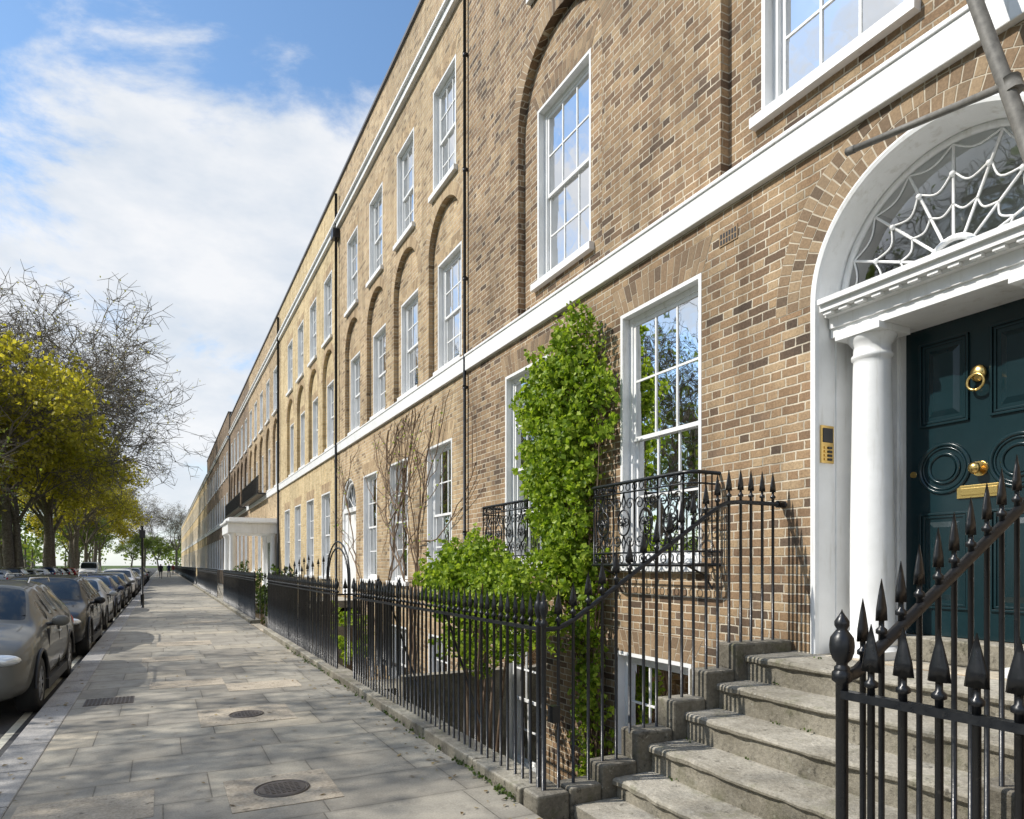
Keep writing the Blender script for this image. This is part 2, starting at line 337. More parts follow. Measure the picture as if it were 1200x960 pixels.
# ------------------------------------------------------------------ window builder
def window(mb,yc,w,z0,z1,xw,cols=3,rows=4,interior=True,curt=True,sill=True,arch=False):
    y0=yc-w/2; y1=yc+w/2; L=.04
    mb.box(xw-.004,xw+.17,y0+.001,y0+L,z0,z1-.001); mb.box(xw-.004,xw+.17,y1-L,y1-.001,z0,z1-.001)
    mb.box(xw-.004,xw+.17,y0+L,y1-L,z1-L,z1-.001)
    if sill: mb.box(xw-.075,xw+.17,y0-.07,y1+.07,z0-.085,z0+.005)
    F=.055; a0=y0+L; a1=y1-L; b0=z0+.005; b1=z1-L
    mb.box(xw+.09,xw+.168,a0,a0+F,b0,b1); mb.box(xw+.09,xw+.168,a1-F,a1,b0,b1)
    mb.box(xw+.09,xw+.168,a0+F,a1-F,b1-F,b1); mb.box(xw+.085,xw+.168,a0+F,a1-F,b0,b0+.07)
    a0+=F;a1-=F;b0+=.07;b1-=F; zm=(b0+b1)/2
    for (c0,c1,xx) in ((zm-.02,b1,xw+.105),(b0,zm+.02,xw+.135)):
        S=.042
        mb.box(xx,xx+.028,a0,a0+S,c0,c1); mb.box(xx,xx+.028,a1-S,a1,c0,c1)
        mb.box(xx,xx+.028,a0+S,a1-S,c1-S,c1); mb.box(xx,xx+.028,a0+S,a1-S,c0,c0+S)
        g0=a0+S; g1=a1-S; h0=c0+S; h1=c1-S
        for i in range(1,cols):
            yy=g0+(g1-g0)*i/cols; mb.box(xx+.002,xx+.024,yy-.011,yy+.011,h0,h1)
        for i in range(1,rows//2):
            zz=h0+(h1-h0)*i/(rows//2); mb.box(xx+.003,xx+.022,g0,g1,zz-.011,zz+.011)
        rr=max(1,rows//2)
        for i in range(cols):
            for j in range(rr):
                ya=g0+(g1-g0)*i/cols; yb=g0+(g1-g0)*(i+1)/cols; za=h0+(h1-h0)*j/rr; zb=h0+(h1-h0)*(j+1)/rr
                e1=U(-.0035,.0035); e2=U(-.0035,.0035)
                mb.poly([(xx+.013+e1,ya,za),(xx+.013-e1,yb,za),(xx+.013+e2,yb,zb),(xx+.013-e2,ya,zb)],1)
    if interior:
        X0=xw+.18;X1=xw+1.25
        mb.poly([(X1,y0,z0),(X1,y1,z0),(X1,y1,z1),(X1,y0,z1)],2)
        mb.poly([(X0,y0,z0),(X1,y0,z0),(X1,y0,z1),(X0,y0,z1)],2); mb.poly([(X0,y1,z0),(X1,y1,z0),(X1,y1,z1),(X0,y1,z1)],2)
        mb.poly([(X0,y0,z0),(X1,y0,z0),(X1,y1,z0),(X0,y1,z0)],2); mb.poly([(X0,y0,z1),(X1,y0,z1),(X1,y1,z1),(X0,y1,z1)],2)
        if curt:
            fr=U(.14,.36)
            for (q0,q1) in ((y0+.03,y0+.03+w*fr),(y1-.03-w*fr,y1-.03)):
                n=26; ph=U(0,6)
                for i in range(n):
                    ta=q0+(q1-q0)*i/n; tb=q0+(q1-q0)*(i+1)/n
                    xa=X0+.10+.03*math.sin(ta*60+ph); xb=X0+.10+.03*math.sin(tb*60+ph)
                    mb.poly([(xa,ta,z0+.02),(xb,tb,z0+.02),(xb,tb,z1-.02),(xa,ta,z1-.02)],3,True)
            if R()<.35:
                zb=z1-(z1-z0)*U(.15,.4); mb.poly([(X0+.04,y0+.02,zb),(X0+.04,y1-.02,zb),(X0+.04,y1-.02,z1),(X0+.04,y0+.02,z1)],3)
WM=[WHITE,GLASS,INTER,CURT]

def flat_arch(mb,yc,w,z,h=.30,x=4.5,m=0):
    n=max(8,int(w/.082)); e=.13; k=(w/2+e)/(w/2)
    q=[(yc-w/2-.02,z),(yc+w/2+.02,z),(yc+(w/2+.02)*k,z+h),(yc-(w/2+.02)*k,z+h)]
    mb.hexa([(x-.0015,a,b) for a,b in q]+[(x+.02,a,b) for a,b in q],1)
    for i in range(n):
        g=.005
        a=-w/2-.02+(w+.04)*i/n; b=-w/2-.02+(w+.04)*(i+1)/n
        segs=[(0,.5),(.5,1)] if i%2 else [(0,.33),(.33,1)]
        for (s0,s1) in segs:
            k0=1+(k-1)*s0; k1=1+(k-1)*s1; za=z+h*s0+g*.8; zb=z+h*s1-g*.8
            p=[(yc+a*k0+g,za),(yc+b*k0-g,za),(yc+b*k1-g,zb),(yc+a*k1+g,zb)]
            mb.hexa([(x-.004,q[0],q[1]) for q in p]+[(x+.02,q[0],q[1]) for q in p],m)
def ring_arch(mb,yc,zc,r0,rings=1,dr=.225,x=4.5,m=0,bw=.078):
    ra=r0+.002; rb=r0+rings*dr; n=40
    for i in range(n):
        a=pi*i/n; b=pi*(i+1)/n
        mb.poly([(x-.0015,yc+r_*math.cos(t),zc+r_*math.sin(t)) for r_,t in ((ra,a),(rb,a),(rb,b),(ra,b))],1)
    for k in range(rings):
        ra=r0+k*dr+.004; rb=r0+(k+1)*dr-.005
        n=int(pi*(ra+.02)/bw)
        for i in range(n):
            g=.0055/ra
            a=pi*i/n+g; b=pi*(i+1)/n-g
            p=[(yc+ra*math.cos(a),zc+ra*math.sin(a)),(yc+rb*math.cos(a),zc+rb*math.sin(a)),(yc+rb*math.cos(b),zc+rb*math.sin(b)),(yc+ra*math.cos(b),zc+ra*math.sin(b))]
            mb.hexa([(x-.004,q[0],q[1]) for q in p]+[(x+.02,q[0],q[1]) for q in p],m)

# ------------------------------------------------------------------ terrace houses
XF=4.5; BAND=(4.80,5.08); AREA=-2.3
def house(name,y0,y1,brick,vous,ground,doors,first,second,basement,fw=1.15,fz=(5.2,7.2),ah=.8,asp=7.35,sz=(8.45,10.4),sw=1.12,detail=True,top=12.5):
    e=empty(name)
    y0+=.001;y1-=.001
    H1=[];H2=[]
    wb=MB(); vb=MB()
    for (c,w,a,b) in ground:
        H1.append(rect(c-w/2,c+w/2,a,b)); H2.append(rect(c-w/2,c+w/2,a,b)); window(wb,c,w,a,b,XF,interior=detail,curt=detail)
        if vous: flat_arch(vb,c,w,b)
    for (c,w,a,b) in basement:
        H1.append(rect(c-w/2,c+w/2,a,b)); H2.append(rect(c-w/2,c+w/2,a,b)); window(wb,c,w,a,b,XF,interior=detail,curt=False)
        if vous: flat_arch(vb,c,w,b,.24)
    for (c,r,a,zs) in doors:
        H1.append(archloop(c,r,a,zs)); H2.append(archloop(c,r,a,zs))
    for c in first:
        if ah: 
            H1.append(archloop(c,ah,BAND[1]+.004,asp)); 
            if vous: ring_arch(vb,c,asp,ah,1,.22)
            xw=XF+.102
        else: H1.append(rect(c-fw/2,c+fw/2,*fz)); xw=XF
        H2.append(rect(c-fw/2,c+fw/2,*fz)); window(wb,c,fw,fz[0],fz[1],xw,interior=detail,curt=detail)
        if ah and vous: flat_arch(vb,c,fw,fz[1],.24,x=XF+.102)
    for c in second:
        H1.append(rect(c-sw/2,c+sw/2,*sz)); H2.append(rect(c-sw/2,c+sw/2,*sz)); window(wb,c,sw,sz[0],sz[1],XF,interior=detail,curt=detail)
        if vous: flat_arch(vb,c,sw,sz[1],.26)
    sheet('front_wall',rect(y0,y1,AREA,top),H1,XF,.10,brick,e)
    sheet('inner_wall',rect(y0+.003,y1-.003,AREA,top-.4),H2,XF+.102,.16,brick,e)
    wb.obj('windows',WM,e)
    if vb.v: vb.obj('brick_arches',[vous,MORTAR],e)
    t=MB()
    t.box(XF-.06,XF+.05,y0,y1,*BAND); t.box(XF-.075,XF+.05,y0+.002,y1-.002,BAND[1]-.05,BAND[1]-.012)
    t.box(XF-.09,XF+.05,y0,y1,11.2,11.42); t.box(XF-.15,XF+.05,y0+.002,y1-.002,11.34,11.40)
    t.obj('string_course_and_cornice',[WHITE],e,.008)
    b=MB(); b.box(XF+1.5,XF+9,y0,y1,AREA,top-.5); b.box(XF+.264,XF+1.5,y0,y1,top-.8,top-.6)
    b.box(XF-.05,XF+.30,y0,y1,top,top+.07)
    b.box(XF+3,XF+4.6,y0+.1,y0+.9,top-.5,top+1.6)
    b.obj('roof_and_chimney',[ROOF],e)
    ew=MB(); ew.box(XF+.27,XF+9.01,y0-.0005,y0+.02,AREA,top-.45); ew.obj('end_wall',[brick],e)
    return e

D1=(2.74,.93,.91,3.62)
h1=house('brick_townhouse',-6.0,10.39,BR_A,VO_A,[(5.52,1.27,1.62,4.34),(8.36,1.27,1.62,4.36)],[D1],[-.35,3.60,7.55],[-.35,3.6,7.55],[(5.63,1.22,-1.3,.65),(8.4,1.2,-1.3,.65)],fw=1.32,fz=(5.46,7.84),ah=1.04,asp=7.68,sz=(9.35,11.05),sw=1.2)
D2=(18.5,.8,.75,3.15)
h2=house('brick_townhouse',10.39,19.65,BR_B,VO_B,[(11.70,1.25,1.25,3.82),(14.1,1.25,1.25,3.82),(16.35,1.2,1.25,3.82)],[D2],[11.45,13.65,15.85,18.1],[11.45,13.65,15.85,18.1],[(11.7,1.1,-1.4,.3),(14.1,1.1,-1.4,.3)],fw=1.15)
h3=house('brick_townhouse',19.65,30.6,BR_C,VO_B,[(c,1.25,1.25,3.82) for c in (21.4,23.9,26.3,28.7)],[],[21.1,23.4,25.7,28.0],[21.1,23.4,25.7,28.0],[],fw=1.15)
h4=house('brick_townhouse',30.6,42.5,BR_B,None,[(c,1.2,1.25,3.8) for c in (35.2,37.6,40.2)],[],[32,34.4,36.8,39.2,41.5],[32,34.4,36.8,39.2,41.5],[],detail=False)
h5=house('brick_townhouse',42.5,54.5,BR_D,None,[(c,1.2,1.25,3.8) for c in (44,46.4,48.8,51.2,53.4)],[],[44,46.4,48.8,51.2,53.4],[44,46.4,48.8,51.2,53.4],[],detail=False)
h6=house('brick_townhouse',56,84,BR_D,None,[(57.5+2.5*k,1.2,1.25,3.8) for k in range(11)],[],[57.5+2.5*k for k in range(11)],[57.5+2.5*k for k in range(11)],[],ah=0,detail=False,top=13.2)
h7=house('brick_townhouse',84.5,200,BR_C,None,[(86+2.6*k,1.2,1.25,3.8) for k in range(43)],[],[86+2.6*k for k in range(43)],[86+2.6*k for k in range(43)],[],ah=0,detail=False,top=11.8)

# door case of house 1 -------------------------------------------------
yc,RO,ZL,ZS=D1
mb=MB(); RI=.86; n=40
def loop(r,x):
    L=[(x,yc+r,ZL)]
    for i in range(n+1):
        a=pi*i/n; L.append((x,yc+r*math.cos(a),ZS+r*math.sin(a)))
    L.append((x,yc-r,ZL)); return L
prof=[(RO-.001,4.60),(RO-.001,4.488),(RO-.02,4.480),(RO-.045,4.488),(RO-.055,4.52),(RI+.01,4.70),(RI,4.74)]
loops=[loop(r,x) for r,x in prof]
for A,B in zip(loops,loops[1:]):
    for i in range(len(A)-1): mb.poly([A[i],A[i+1],B[i+1],B[i]],0,True)
EZ=3.36
def ent(x0,z0,z1,dy=0): mb.box(x0,5.09,yc-RI-.0+dy,yc+RI+.0-dy,z0,z1)
ent(4.63,EZ,EZ+.07,.002); ent(4.61,EZ+.07,EZ+.15,.003); ent(4.56,EZ+.15,EZ+.18,.004); ent(4.50,EZ+.18,EZ+.23,.005); ent(4.47,EZ+.23,EZ+.27,.006)
for i in range(13):
    yy=yc-RI+.06+i*(2*RI-.12)/12
    mb.box(4.515,4.60,yy-.035,yy+.035,EZ+.155,EZ+.178)
mb.box(5.0,5.09,yc+.53,yc+RI+.06,ZL,EZ); mb.box(5.0,5.09,yc-RI-.06,yc-.53,ZL,EZ); mb.box(5.03,5.09,yc-.53,yc+.53,3.39,3.42)
mb.box(4.98,5.0,yc+.55,yc+.60,ZL+.17,EZ-.002); mb.box(4.98,5.0,yc-.60,yc-.55,ZL+.17,EZ-.002)
for sg in (1,-1):
    c=yc+sg*.60
    a,b_=sorted((yc+sg*(RI-.005),yc+sg*(RI-.16)))
    mb.box(4.90,4.999,a,b_,ZL,EZ-.001); mb.box(4.88,4.999,a-.012*(sg<0),b_+.012*(sg<0),EZ-.09,EZ-.05); 
    a,b_=sorted((yc+sg*RI,yc+sg*(RI+.06))); mb.box(4.70,5.05,a,b_,ZL,ZS)
    pr=[(.19,0),(.19,.09),(.17,.09),(.185,.11),(.185,.14),(.165,.17),(.150,.19),(.152,.5),(.150,.95),(.142,1.5),(.130,2.16),(.128,2.20),(.142,2.21),(.142,2.235),(.128,2.245),(.128,2.30),(.15,2.33),(.17,2.36),(.17,2.37)]
    sc=(EZ-.05-ZL)/2.37
    mb.lathe(4.76,c,[(r,r,ZL+z*sc) for r,z in pr],32)
    mb.box(4.58,4.94,c-.18,c+.18,EZ-.05,EZ-.001); mb.box(4.56,4.96,c-.20,c+.20,ZL+.001,ZL+.06)
o=mb.obj('door_surround',[WHITE],h1)
fb=MB(); xf=4.75; zf=EZ+.275
def arcpts(r,x,k=24,a0=0,a1=pi): return [(x,yc+r*math.cos(a0+(a1-a0)*i/k),zf+r*math.sin(a0+(a1-a0)*i/k)) for i in range(k+1)]
rf=RI-.01
fb.tube(arcpts(rf-.02,xf,40),.028,8,0); fb.tube([(xf,yc-rf,zf+.015),(xf,yc+rf,zf+.015)],.028,8,0)
fb.tube(arcpts(.17,xf,20),.022,8,0); fb.tube(arcpts(.10,xf,16),.012,6,0)
NS=8
for i in range(1,NS):
    a=pi*i/NS
    fb.tube([(xf,yc+.17*math.cos(a),zf+.17*math.sin(a)),(xf,yc+(rf-.03)*math.cos(a),zf+(rf-.03)*math.sin(a))],.0095,6,0)
    fb.sphere((xf-.012,yc+.60*math.cos(a),zf+.60*math.sin(a)),.02,0,8,6)
for i in range(NS):
    a=pi*i/NS; b=pi*(i+1)/NS
    for (r,sag) in ((.62,.09),(.40,.05),(.80,.07)):
        P=[]
        for k in range(9):
            t=k/8; an=a+(b-a)*t; rr=r-sag*math.sin(pi*t); P.append((xf-.005,yc+rr*math.cos(an),zf+rr*math.sin(an)))
        fb.tube(P,.007,5,0)
fb.poly([(xf+.004,yc+rf*math.cos(pi*i/30),zf+rf*math.sin(pi*i/30)) for i in range(31)],1)
fb.box(5.6,5.62,yc-1,yc+1,EZ,4.6,3); fb.box(4.78,5.6,yc-1,yc+1,4.58,4.6,3)
fb.box(5.05,5.06,yc-.9,yc+.9,zf-.2,zf,0)
fb.obj('fanlight',WM,h1)
db=MB(); DZ0=1.08; DZ1=3.42; xd=5.06
db.box(xd,xd+.05,yc-.53,yc+.53,DZ0,DZ1)
def panel(y0,y1,z0,z1):
    for (q,h) in ((0,.018),(.022,.010)):
        db.box(xd-h,xd+.002,y0+q,y1-q,z0+q,z0+q+.016); db.box(xd-h,xd+.002,y0+q,y1-q,z1-q-.016,z1-q)
        db.box(xd-h-.001,xd+.002,y0+q,y0+q+.016,z0+q+.001,z1-q-.001); db.box(xd-h-.001,xd+.002,y1-q-.016,y1-q,z0+q+.001,z1-q-.001)
    i=.065; j=.105
    db.hexa([(xd,y0+i,z0+i),(xd,y1-i,z0+i),(xd,y1-i,z1-i),(xd,y0+i,z1-i),(xd-.014,y0+j,z0+j),(xd-.014,y1-j,z0+j),(xd-.014,y1-j,z1-j),(xd-.014,y0+j,z1-j)])
for sg in (1,-1):
    a,b_=sorted((yc+sg*.07,yc+sg*.42))
    panel(a,b_,2.62,3.24); panel(a,b_,1.28,1.98)
    c=(a+b_)/2
    for (r,h) in ((.175,.016),(.15,.009),(.105,.014)):
        P=[(xd-.002,c+r*math.cos(2*pi*k/32),2.30+r*math.sin(2*pi*k/32)) for k in range(33)]
        db.tube(P,h,8,0,cap=False)
    P0=[(c+.085*math.cos(2*pi*k/24),2.30+.085*math.sin(2*pi*k/24)) for k in range(24)]
    db.poly([(xd-.010,p[0],p[1]) for p in P0])
db.tube([(xd-.045,yc,2.27),(xd,yc,2.27)],[.012,.012],10,1); db.sphere((xd-.07,yc,2.27),(.03,.042,.042),1); db.tube([(xd-.008,yc,2.27),(xd,yc,2.27)],.05,20,1)
db.box(xd-.012,xd,yc-.15,yc+.15,2.07,2.16,1); db.box(xd-.020,xd-.012,yc-.12,yc+.12,2.09,2.14,1)
db.sphere((xd-.02,yc,2.93),(.03,.055,.06),1); P=[(xd-.055,yc+.055*math.sin(t),2.865-.055*math.cos(t)) for t in [2*pi*q/20 for q in range(21)]]; db.tube(P,.010,8,1)
db.tube([(xd-.01,yc+.47,2.28),(xd,yc+.47,2.28)],.02,16,1)
db.obj('front_door',[DOORG,BRASS],h1,.002)
ib=MB(); yi=yc+RI+.03
ib.box(4.53,4.67,yi-.03,yi+.02,2.39,2.68,1); ib.box(4.545,4.655,yi-.034,yi-.03,2.55,2.66,0)
for k in range(4): ib.box(4.56,4.58,yi-.037,yi-.03,2.41+k*.03,2.428+k*.03,1); ib.box(4.60,4.645,yi-.036,yi-.03,2.41+k*.03,2.428+k*.03,0)
ib.obj('door_entry_panel',[BLK,BRASS],h1)
vb=MB(); ring_arch(vb,yc,ZS,RO+.002,3,.115,m=0); vb.obj('door_arch_bricks',[VO_A,MORTAR],h1)
ab=MB(); ab.box(4.492,4.52,4.43,4.65,4.47,4.60,0)
for i in range(6):
    for j in range(2): ab.box(4.489,4.493,4.445+i*.034,4.465+i*.034,4.485+j*.055,4.525+j*.055,1)
ab.obj('air_brick',[VO_A,BLK],h1)
tb=MB(); tb.box(4.86,5.12,yc-.62,yc+.62,.905,1.075); tb.obj('door_threshold',[STEP],h1,.012)

# door of house 2
mb=MB(); c,r,za,zs=D2
mb.box(4.66,4.72,c-r,c+r,za,zs+r,1)
for (rr,x) in ((r-.03,4.58),(r-.12,4.64)): mb.tube([(x,c+rr,za)]+[(x,c+rr*math.cos(pi*i/20),zs+rr*math.sin(pi*i/20)) for i in range(21)]+[(x,c-rr,za)],.06,8,0)
mb.box(4.55,4.66,c-r+.02,c+r-.02,zs-.12,zs,0); mb.box(4.62,4.67,c-.45,c+.45,za,zs-.12,2)
mb.box(4.60,4.668,c+.45,c+r-.1,za,zs-.12,0); mb.box(4.60,4.668,c-r+.1,c-.45,za,zs-.12,0)
for i in range(1,6):
    a=pi*i/6; mb.tube([(4.65,c,zs),(4.65,c+.7*math.cos(a),zs+.7*math.sin(a))],.012,5,0)
mb.obj('arched_door',[WHITE,CGLASS,STUCCO],h2)

dp=MB(); dp.tube([(4.445,10.39,-2),(4.445,10.39,12.2)],.027,10)
for z in (0.2,2.1,4.5,6.3,8.1,10): dp.tube([(4.445,10.39,z),(4.445,10.39,z+.06)],.036,10); dp.box(4.46,4.5,10.36,10.42,z+.02,z+.05)
dp.obj('drainpipe',[IRON],h1)
dp=MB(); dp.tube([(4.42,19.65,-2),(4.42,19.65,12.2)],.04,8); dp.box(4.3,4.5,19.5,19.8,10.9,11.15); dp.obj('drainpipe',[IRON],h2)
dp=MB(); dp.tube([(4.42,30.6,-2),(4.42,30.6,12.2)],.05,8); dp.obj('drainpipe',[IRON],h3)

# iron balconettes ------------------------------------------------------
def scroll(mb,x,y,z,r,sg,turns=1.4,up=1,rad=.007):
    P=[]
    N=18
    for i in range(N+1):
        t=i/N; a=t*turns*2*pi; rr=r*(1-t*.85)
        P.append((x,y+sg*(rr*math.cos(a)),z+up*rr*math.sin(a)))
    mb.tube(P,rad,5)
def balconette(yc,w,z0,z1,xo,parent):
    mb=MB(); y0=yc-w/2;y1=yc+w/2;x=XF-xo
    c=.10
    path=lambda o,z:[(XF,y1-o,z),(x+c,y1-o,z),(x+c*.3,y1-o-c*.3,z),(x+o*.0,y1-c,z),(x,y0+c,z),(x+c*.3,y0+o+c*.3,z),(x+c,y0+o,z),(XF,y0+o,z)]
    for z,r in ((z1,.018),(z1-.10,.009),(z0+.12,.009),(z0,.016)): mb.tube(path(0,z),r,6)
    n=int((w-2*c)/.105)
    for i in range(n+1):
        y=y0+c+(w-2*c)*i/n
        if i<n:
            ym=y+(w-2*c)/n/2; P=[(x,ym+.034*math.cos(t),z1-.05+.034*math.sin(t)) for t in [2*pi*q/12 for q in range(13)]]; mb.tube(P,.006,5)
            P=[(x,ym+.034*math.cos(t),z0+.06+.04*math.sin(t)) for t in [2*pi*q/12 for q in range(13)]]; mb.tube(P,.006,5)
    m=4; W=(w-2*c)/m; zm=(z0+z1)/2+.01; hh=(z1-z0)/2-.12
    for i in range(m):
        y=y0+c+W*(i+.5)
        mb.tube([(x,y-W/2,z0),(x,y-W/2,z1)],.010,6)
        P=[(x,y+.10*math.cos(t),zm+.13*math.sin(t)) for t in [2*pi*q/20 for q in range(21)]]; mb.tube(P,.009,6)
        for sg in (1,-1):
            scroll(mb,x,y+sg*.10,zm+hh*.62,.07,sg); scroll(mb,x,y+sg*.10,zm-hh*.62,.07,sg,up=-1); scroll(mb,x,y+sg*.045,zm,.05,-sg)
            mb.tube([(x,y,zm+sg*.13),(x,y+.03,zm+sg*.2),(x,y,zm+sg*hh)],.008,5); mb.tube([(x,y,zm+sg*.13),(x,y-.03,zm+sg*.2),(x,y,zm+sg*hh)],.008,5)
        for k in range(8): 
            a=k*pi/4; mb.tube([(x,y,zm),(x,y+.055*math.cos(a),zm+.07*math.sin(a))],[.012,.004],5)
    mb.tube([(x,y1-c,z0),(x,y1-c,z1)],.010,6)
    for ys in (y0,y1):
        for k in range(3): mb.tube([(x+.1+k*(xo-.12)/3,ys,z0),(x+.1+k*(xo-.12)/3,ys,z1)],.008,5)
        scroll(mb,x+xo*.5,ys,zm,.06,1)
    for ys in (y0+.1,y1-.1):
        mb.tube([(x+.03,ys,z0),(XF-.08,ys,z0-.10),(XF,ys,z0-.22)],.011,6); mb.box(x,XF,ys-.012,ys+.012,z0-.012,z0+.006)
    mb.obj('window_balconette',[IRON],parent)
balconette(5.46,1.62,1.60,2.43,.34,h1)
balconette(8.36,1.55,1.60,2.43,.34,h1)

# ------------------------------------------------------------------ railings
def bar(mb,x,y,z0,zr,along='y',r=.0115,k=1.0):
    P=[(1,1,z0),(1,1,zr+.035),(1.8,1.8,zr+.04),(1.8,1.8,zr+.055),(.9,.9,zr+.065),(.9,.85,zr+.10*k),(3.0,1.1,zr+.085*k),(2.5,1.1,zr+.13*k),(1.2,.7,zr+.19*k),(.1,.1,zr+.24*k)]
    x+=U(-.003,.003); y+=U(-.003,.003)
    if along=='y': mb.lathe(x,y,[(b*r,a*r,z) for a,b,z in P],8)
    else: mb.lathe(x,y,[(a*r,b*r,z) for a,b,z in P],8)
def post(mb,x,y,z0,zr,r=.017,k=1):
    P=[(r,z0),(r,zr),(r*1.6,zr+.01),(r*1.6,zr+.03),(r*.8,zr+.045),(r*.9,zr+.06),(r*1.6,zr+.10),(r*1.8,zr+.13),(r*1.4,zr+.16),(r*.8,zr+.175),(r*1.0,zr+.19),(r*.5,zr+.215),(.001,zr+.245)]
    mb.lathe(x,y,[(a,a,z0+(z-z0)) for a,z in P],14)
XR=2.25; RZ=1.17
def straight_rail(name,y0,y1,z0=.10,zr=RZ,sp=.115,x=XR,p0=True,p1=True):
    mb=MB(); n=max(1,int(round((y1-y0)/sp)))
    for i in range(1,n): bar(mb,x,y0+(y1-y0)*i/n,z0,zr)
    mb.box(x-.017,x+.017,y0,y1,zr-.012,zr+.012)
    if p0: post(mb,x,y0,z0,zr+.02)
    if p1: post(mb,x,y1,z0,zr+.02)
    k=int((y1-y0)/2.4)
    for i in range(1,k+1):
        yy=y0+(y1-y0)*i/(k+1); mb.tube([(x,yy+.03,zr),(x+.35,yy+.03,.12)],.010,6)
    return mb.obj(name,[IRON])
straight_rail('iron_railings',4.0,8.95)
straight_rail('iron_railings',9.95,17.1)
straight_rail('iron_railings',19.9,30.4)
straight_rail('iron_railings',34.2,54)
straight_rail('iron_railings',57,100,sp=.14)
straight_rail('iron_railings',100,180,sp=.2)
mb=MB()
for yy in (8.95,9.95):
    for i in range(1,6): bar(mb,XR+i*.12,yy,.10,RZ,'x')
    mb.box(XR,XR+.62,yy-.012,yy+.012,RZ-.012,RZ+.012)
    post(mb,XR+.62,yy,.05,RZ+.02)
for i in range(1,8): bar(mb,XR+.62,8.95+i*.125,.15,RZ-.05)
mb.box(XR+.60,XR+.64,8.98,9.92,RZ-.07,RZ-.05); mb.box(XR+.60,XR+.64,8.98,9.92,.2,.23)
mb.obj('basement_gate',[IRON])
mb=MB(); 
for dx in (0,.10):
    mb.tube([(2.5,10.2+dx,.1),(2.5,10.2+dx,1.35)]+[(2.5,11.0+(.8-dx)*math.cos(pi-pi*i/20),1.35+(.62-dx)*math.sin(pi*i/20)) for i in range(21)]+[(2.5,11.8-dx,.1)],.014,6)
mb.obj('iron_overthrow_arch',[IRON])
mb=MB()
for i in range(12): bar(mb,2.25+i*.13,17.15,.12+max(0,(i-3))*.06,1.17+max(0,(i-3))*.06,'x')
for i in range(12): bar(mb,2.25+i*.13,19.75,.12+max(0,(i-3))*.06,1.17+max(0,(i-3))*.06,'x')
mb.obj('entrance_handrail',[IRON])

NX=[2.75,3.05,3.37,3.68,3.97]; TZ=[.15,.34,.53,.72,.91]
def plz(x):
    z=.12
    for a,t in zip(NX,TZ):
        if x>a-.10: z=t+.09
    return z
def stair_rail(name,y,pts,level,x_end,thick):
    mb=MB()
    mb.tube([(x,y,z) for x,z in pts],thick,8)
    def rz(x):
        for (a,za),(b,zb) in zip(pts,pts[1:]):
            if a<=x<=b: return za+(zb-za)*(x-a)/(b-a)
        return pts[-1][1]
    x=pts[0][0]+.115
    while x<x_end-.05:
        bar(mb,x,y,plz(x)-.02,rz(x)+.005,'x',k=1.05); x+=.118
    post(mb,pts[0][0],y,.1,RZ+.02)
    return mb
mb=stair_rail('l',3.93,[(2.25,1.17),(2.36,1.175),(2.47,1.22),(2.6,1.30),(3.70,1.99),(3.80,2.05),(3.88,2.08),(4.0,2.09),(4.5,2.09)],0,4.5,.017)
mb.tube([(4.42,3.93,2.09),(4.5,3.93,2.09)],.03,8)
mb.box(2.30,2.36,3.90,3.96,.55,.66)
mb.obj('stair_railing',[IRON])
mb=stair_rail('r',1.70,[(2.25,1.17),(2.34,1.20),(2.45,1.27),(3.75,2.03),(3.88,2.08),(4.5,2.09)],0,4.5,.024)
mb.obj('stair_railing',[IRON])
mb=MB()
for i in range(1,20): bar(mb,XR,1.70-.118*i,.10,RZ-.045,k=1.1,r=.013)
mb.box(XR-.02,XR+.02,-.7,1.70,RZ-.065,RZ-.035); mb.box(XR-.012,XR+.012,-.7,1.70,.60,.625)
mb.box(XR-.03,XR+.03,1.42,1.54,.52,.68)
mb.lathe(XR,1.70,[(a*.022,a*.022,z) for a,z in ((1.3,0),(1.3,.3),(1,.32),(1,1.16),(1.6,1.17),(1.6,1.20),(.9,1.215),(.9,1.235),(1.5,1.25),(1.9,1.275),(2.0,1.30),(1.85,1.33),(1.2,1.35),(.8,1.36),(1.2,1.375),(1.2,1.39),(.6,1.41),(.05,1.43))],18)
mb.obj('iron_railings',[IRON])

# ------------------------------------------------------------------ steps, plinths, basement area
def worn(mb,x0,x1,y0,y1,z0,z1,m=0,j=.006):
    p=[(x0,y0,z0),(x1,y0,z0),(x1,y1,z0),(x0,y1,z0),(x0,y0,z1),(x1,y0,z1),(x1,y1,z1),(x0,y1,z1)]
    mb.hexa([(a+U(-j,j),b+U(-j*.3,j*.3),c+U(-j,j)*.5) for a,b,c in p],m)
st=empty('entrance_steps')
mb=MB()
YL,YR=3.83,1.80
mb.box(2.42,2.78,YR,YL,-.3,.012)
for i in range(5):
    x1=NX[i+1]+.03 if i<4 else 4.86
    mb.box(NX[i]+.02,x1+.02,YR,YL,-.3+i*.001,TZ[i]-.055)
    N=30; x0=NX[i]-.012
    for k in range(N):
        a=YR+(YL-YR)*k/N; b=YR+(YL-YR)*(k+1)/N
        def sag(y): 
            t=(y-YR)/(YL-YR); return -.016*math.sin(pi*t)**2+.003*math.sin(t*23+i*2)
        def xo(y): return .006*math.sin(y*9+i*3)+.005*math.sin(y*31+i)+.005*math.sin(y*67+i*5)
        pts=lambda y:[(x0+xo(y)+.012,y,TZ[i]-.055),(x0+xo(y),y,TZ[i]-.045),(x0+xo(y),y,TZ[i]-.018+sag(y)),(x0+xo(y)+.008,y,TZ[i]-.005+sag(y)),(x0+xo(y)+.03,y,TZ[i]+sag(y)),(x1,y,TZ[i]+sag(y)*.4)]
        A=pts(a);B=pts(b)
        for q in range(5): mb.poly([A[q],B[q],B[q+1],A[q+1]],0,False)
bm_=mb.obj('treads',[STEP],st)
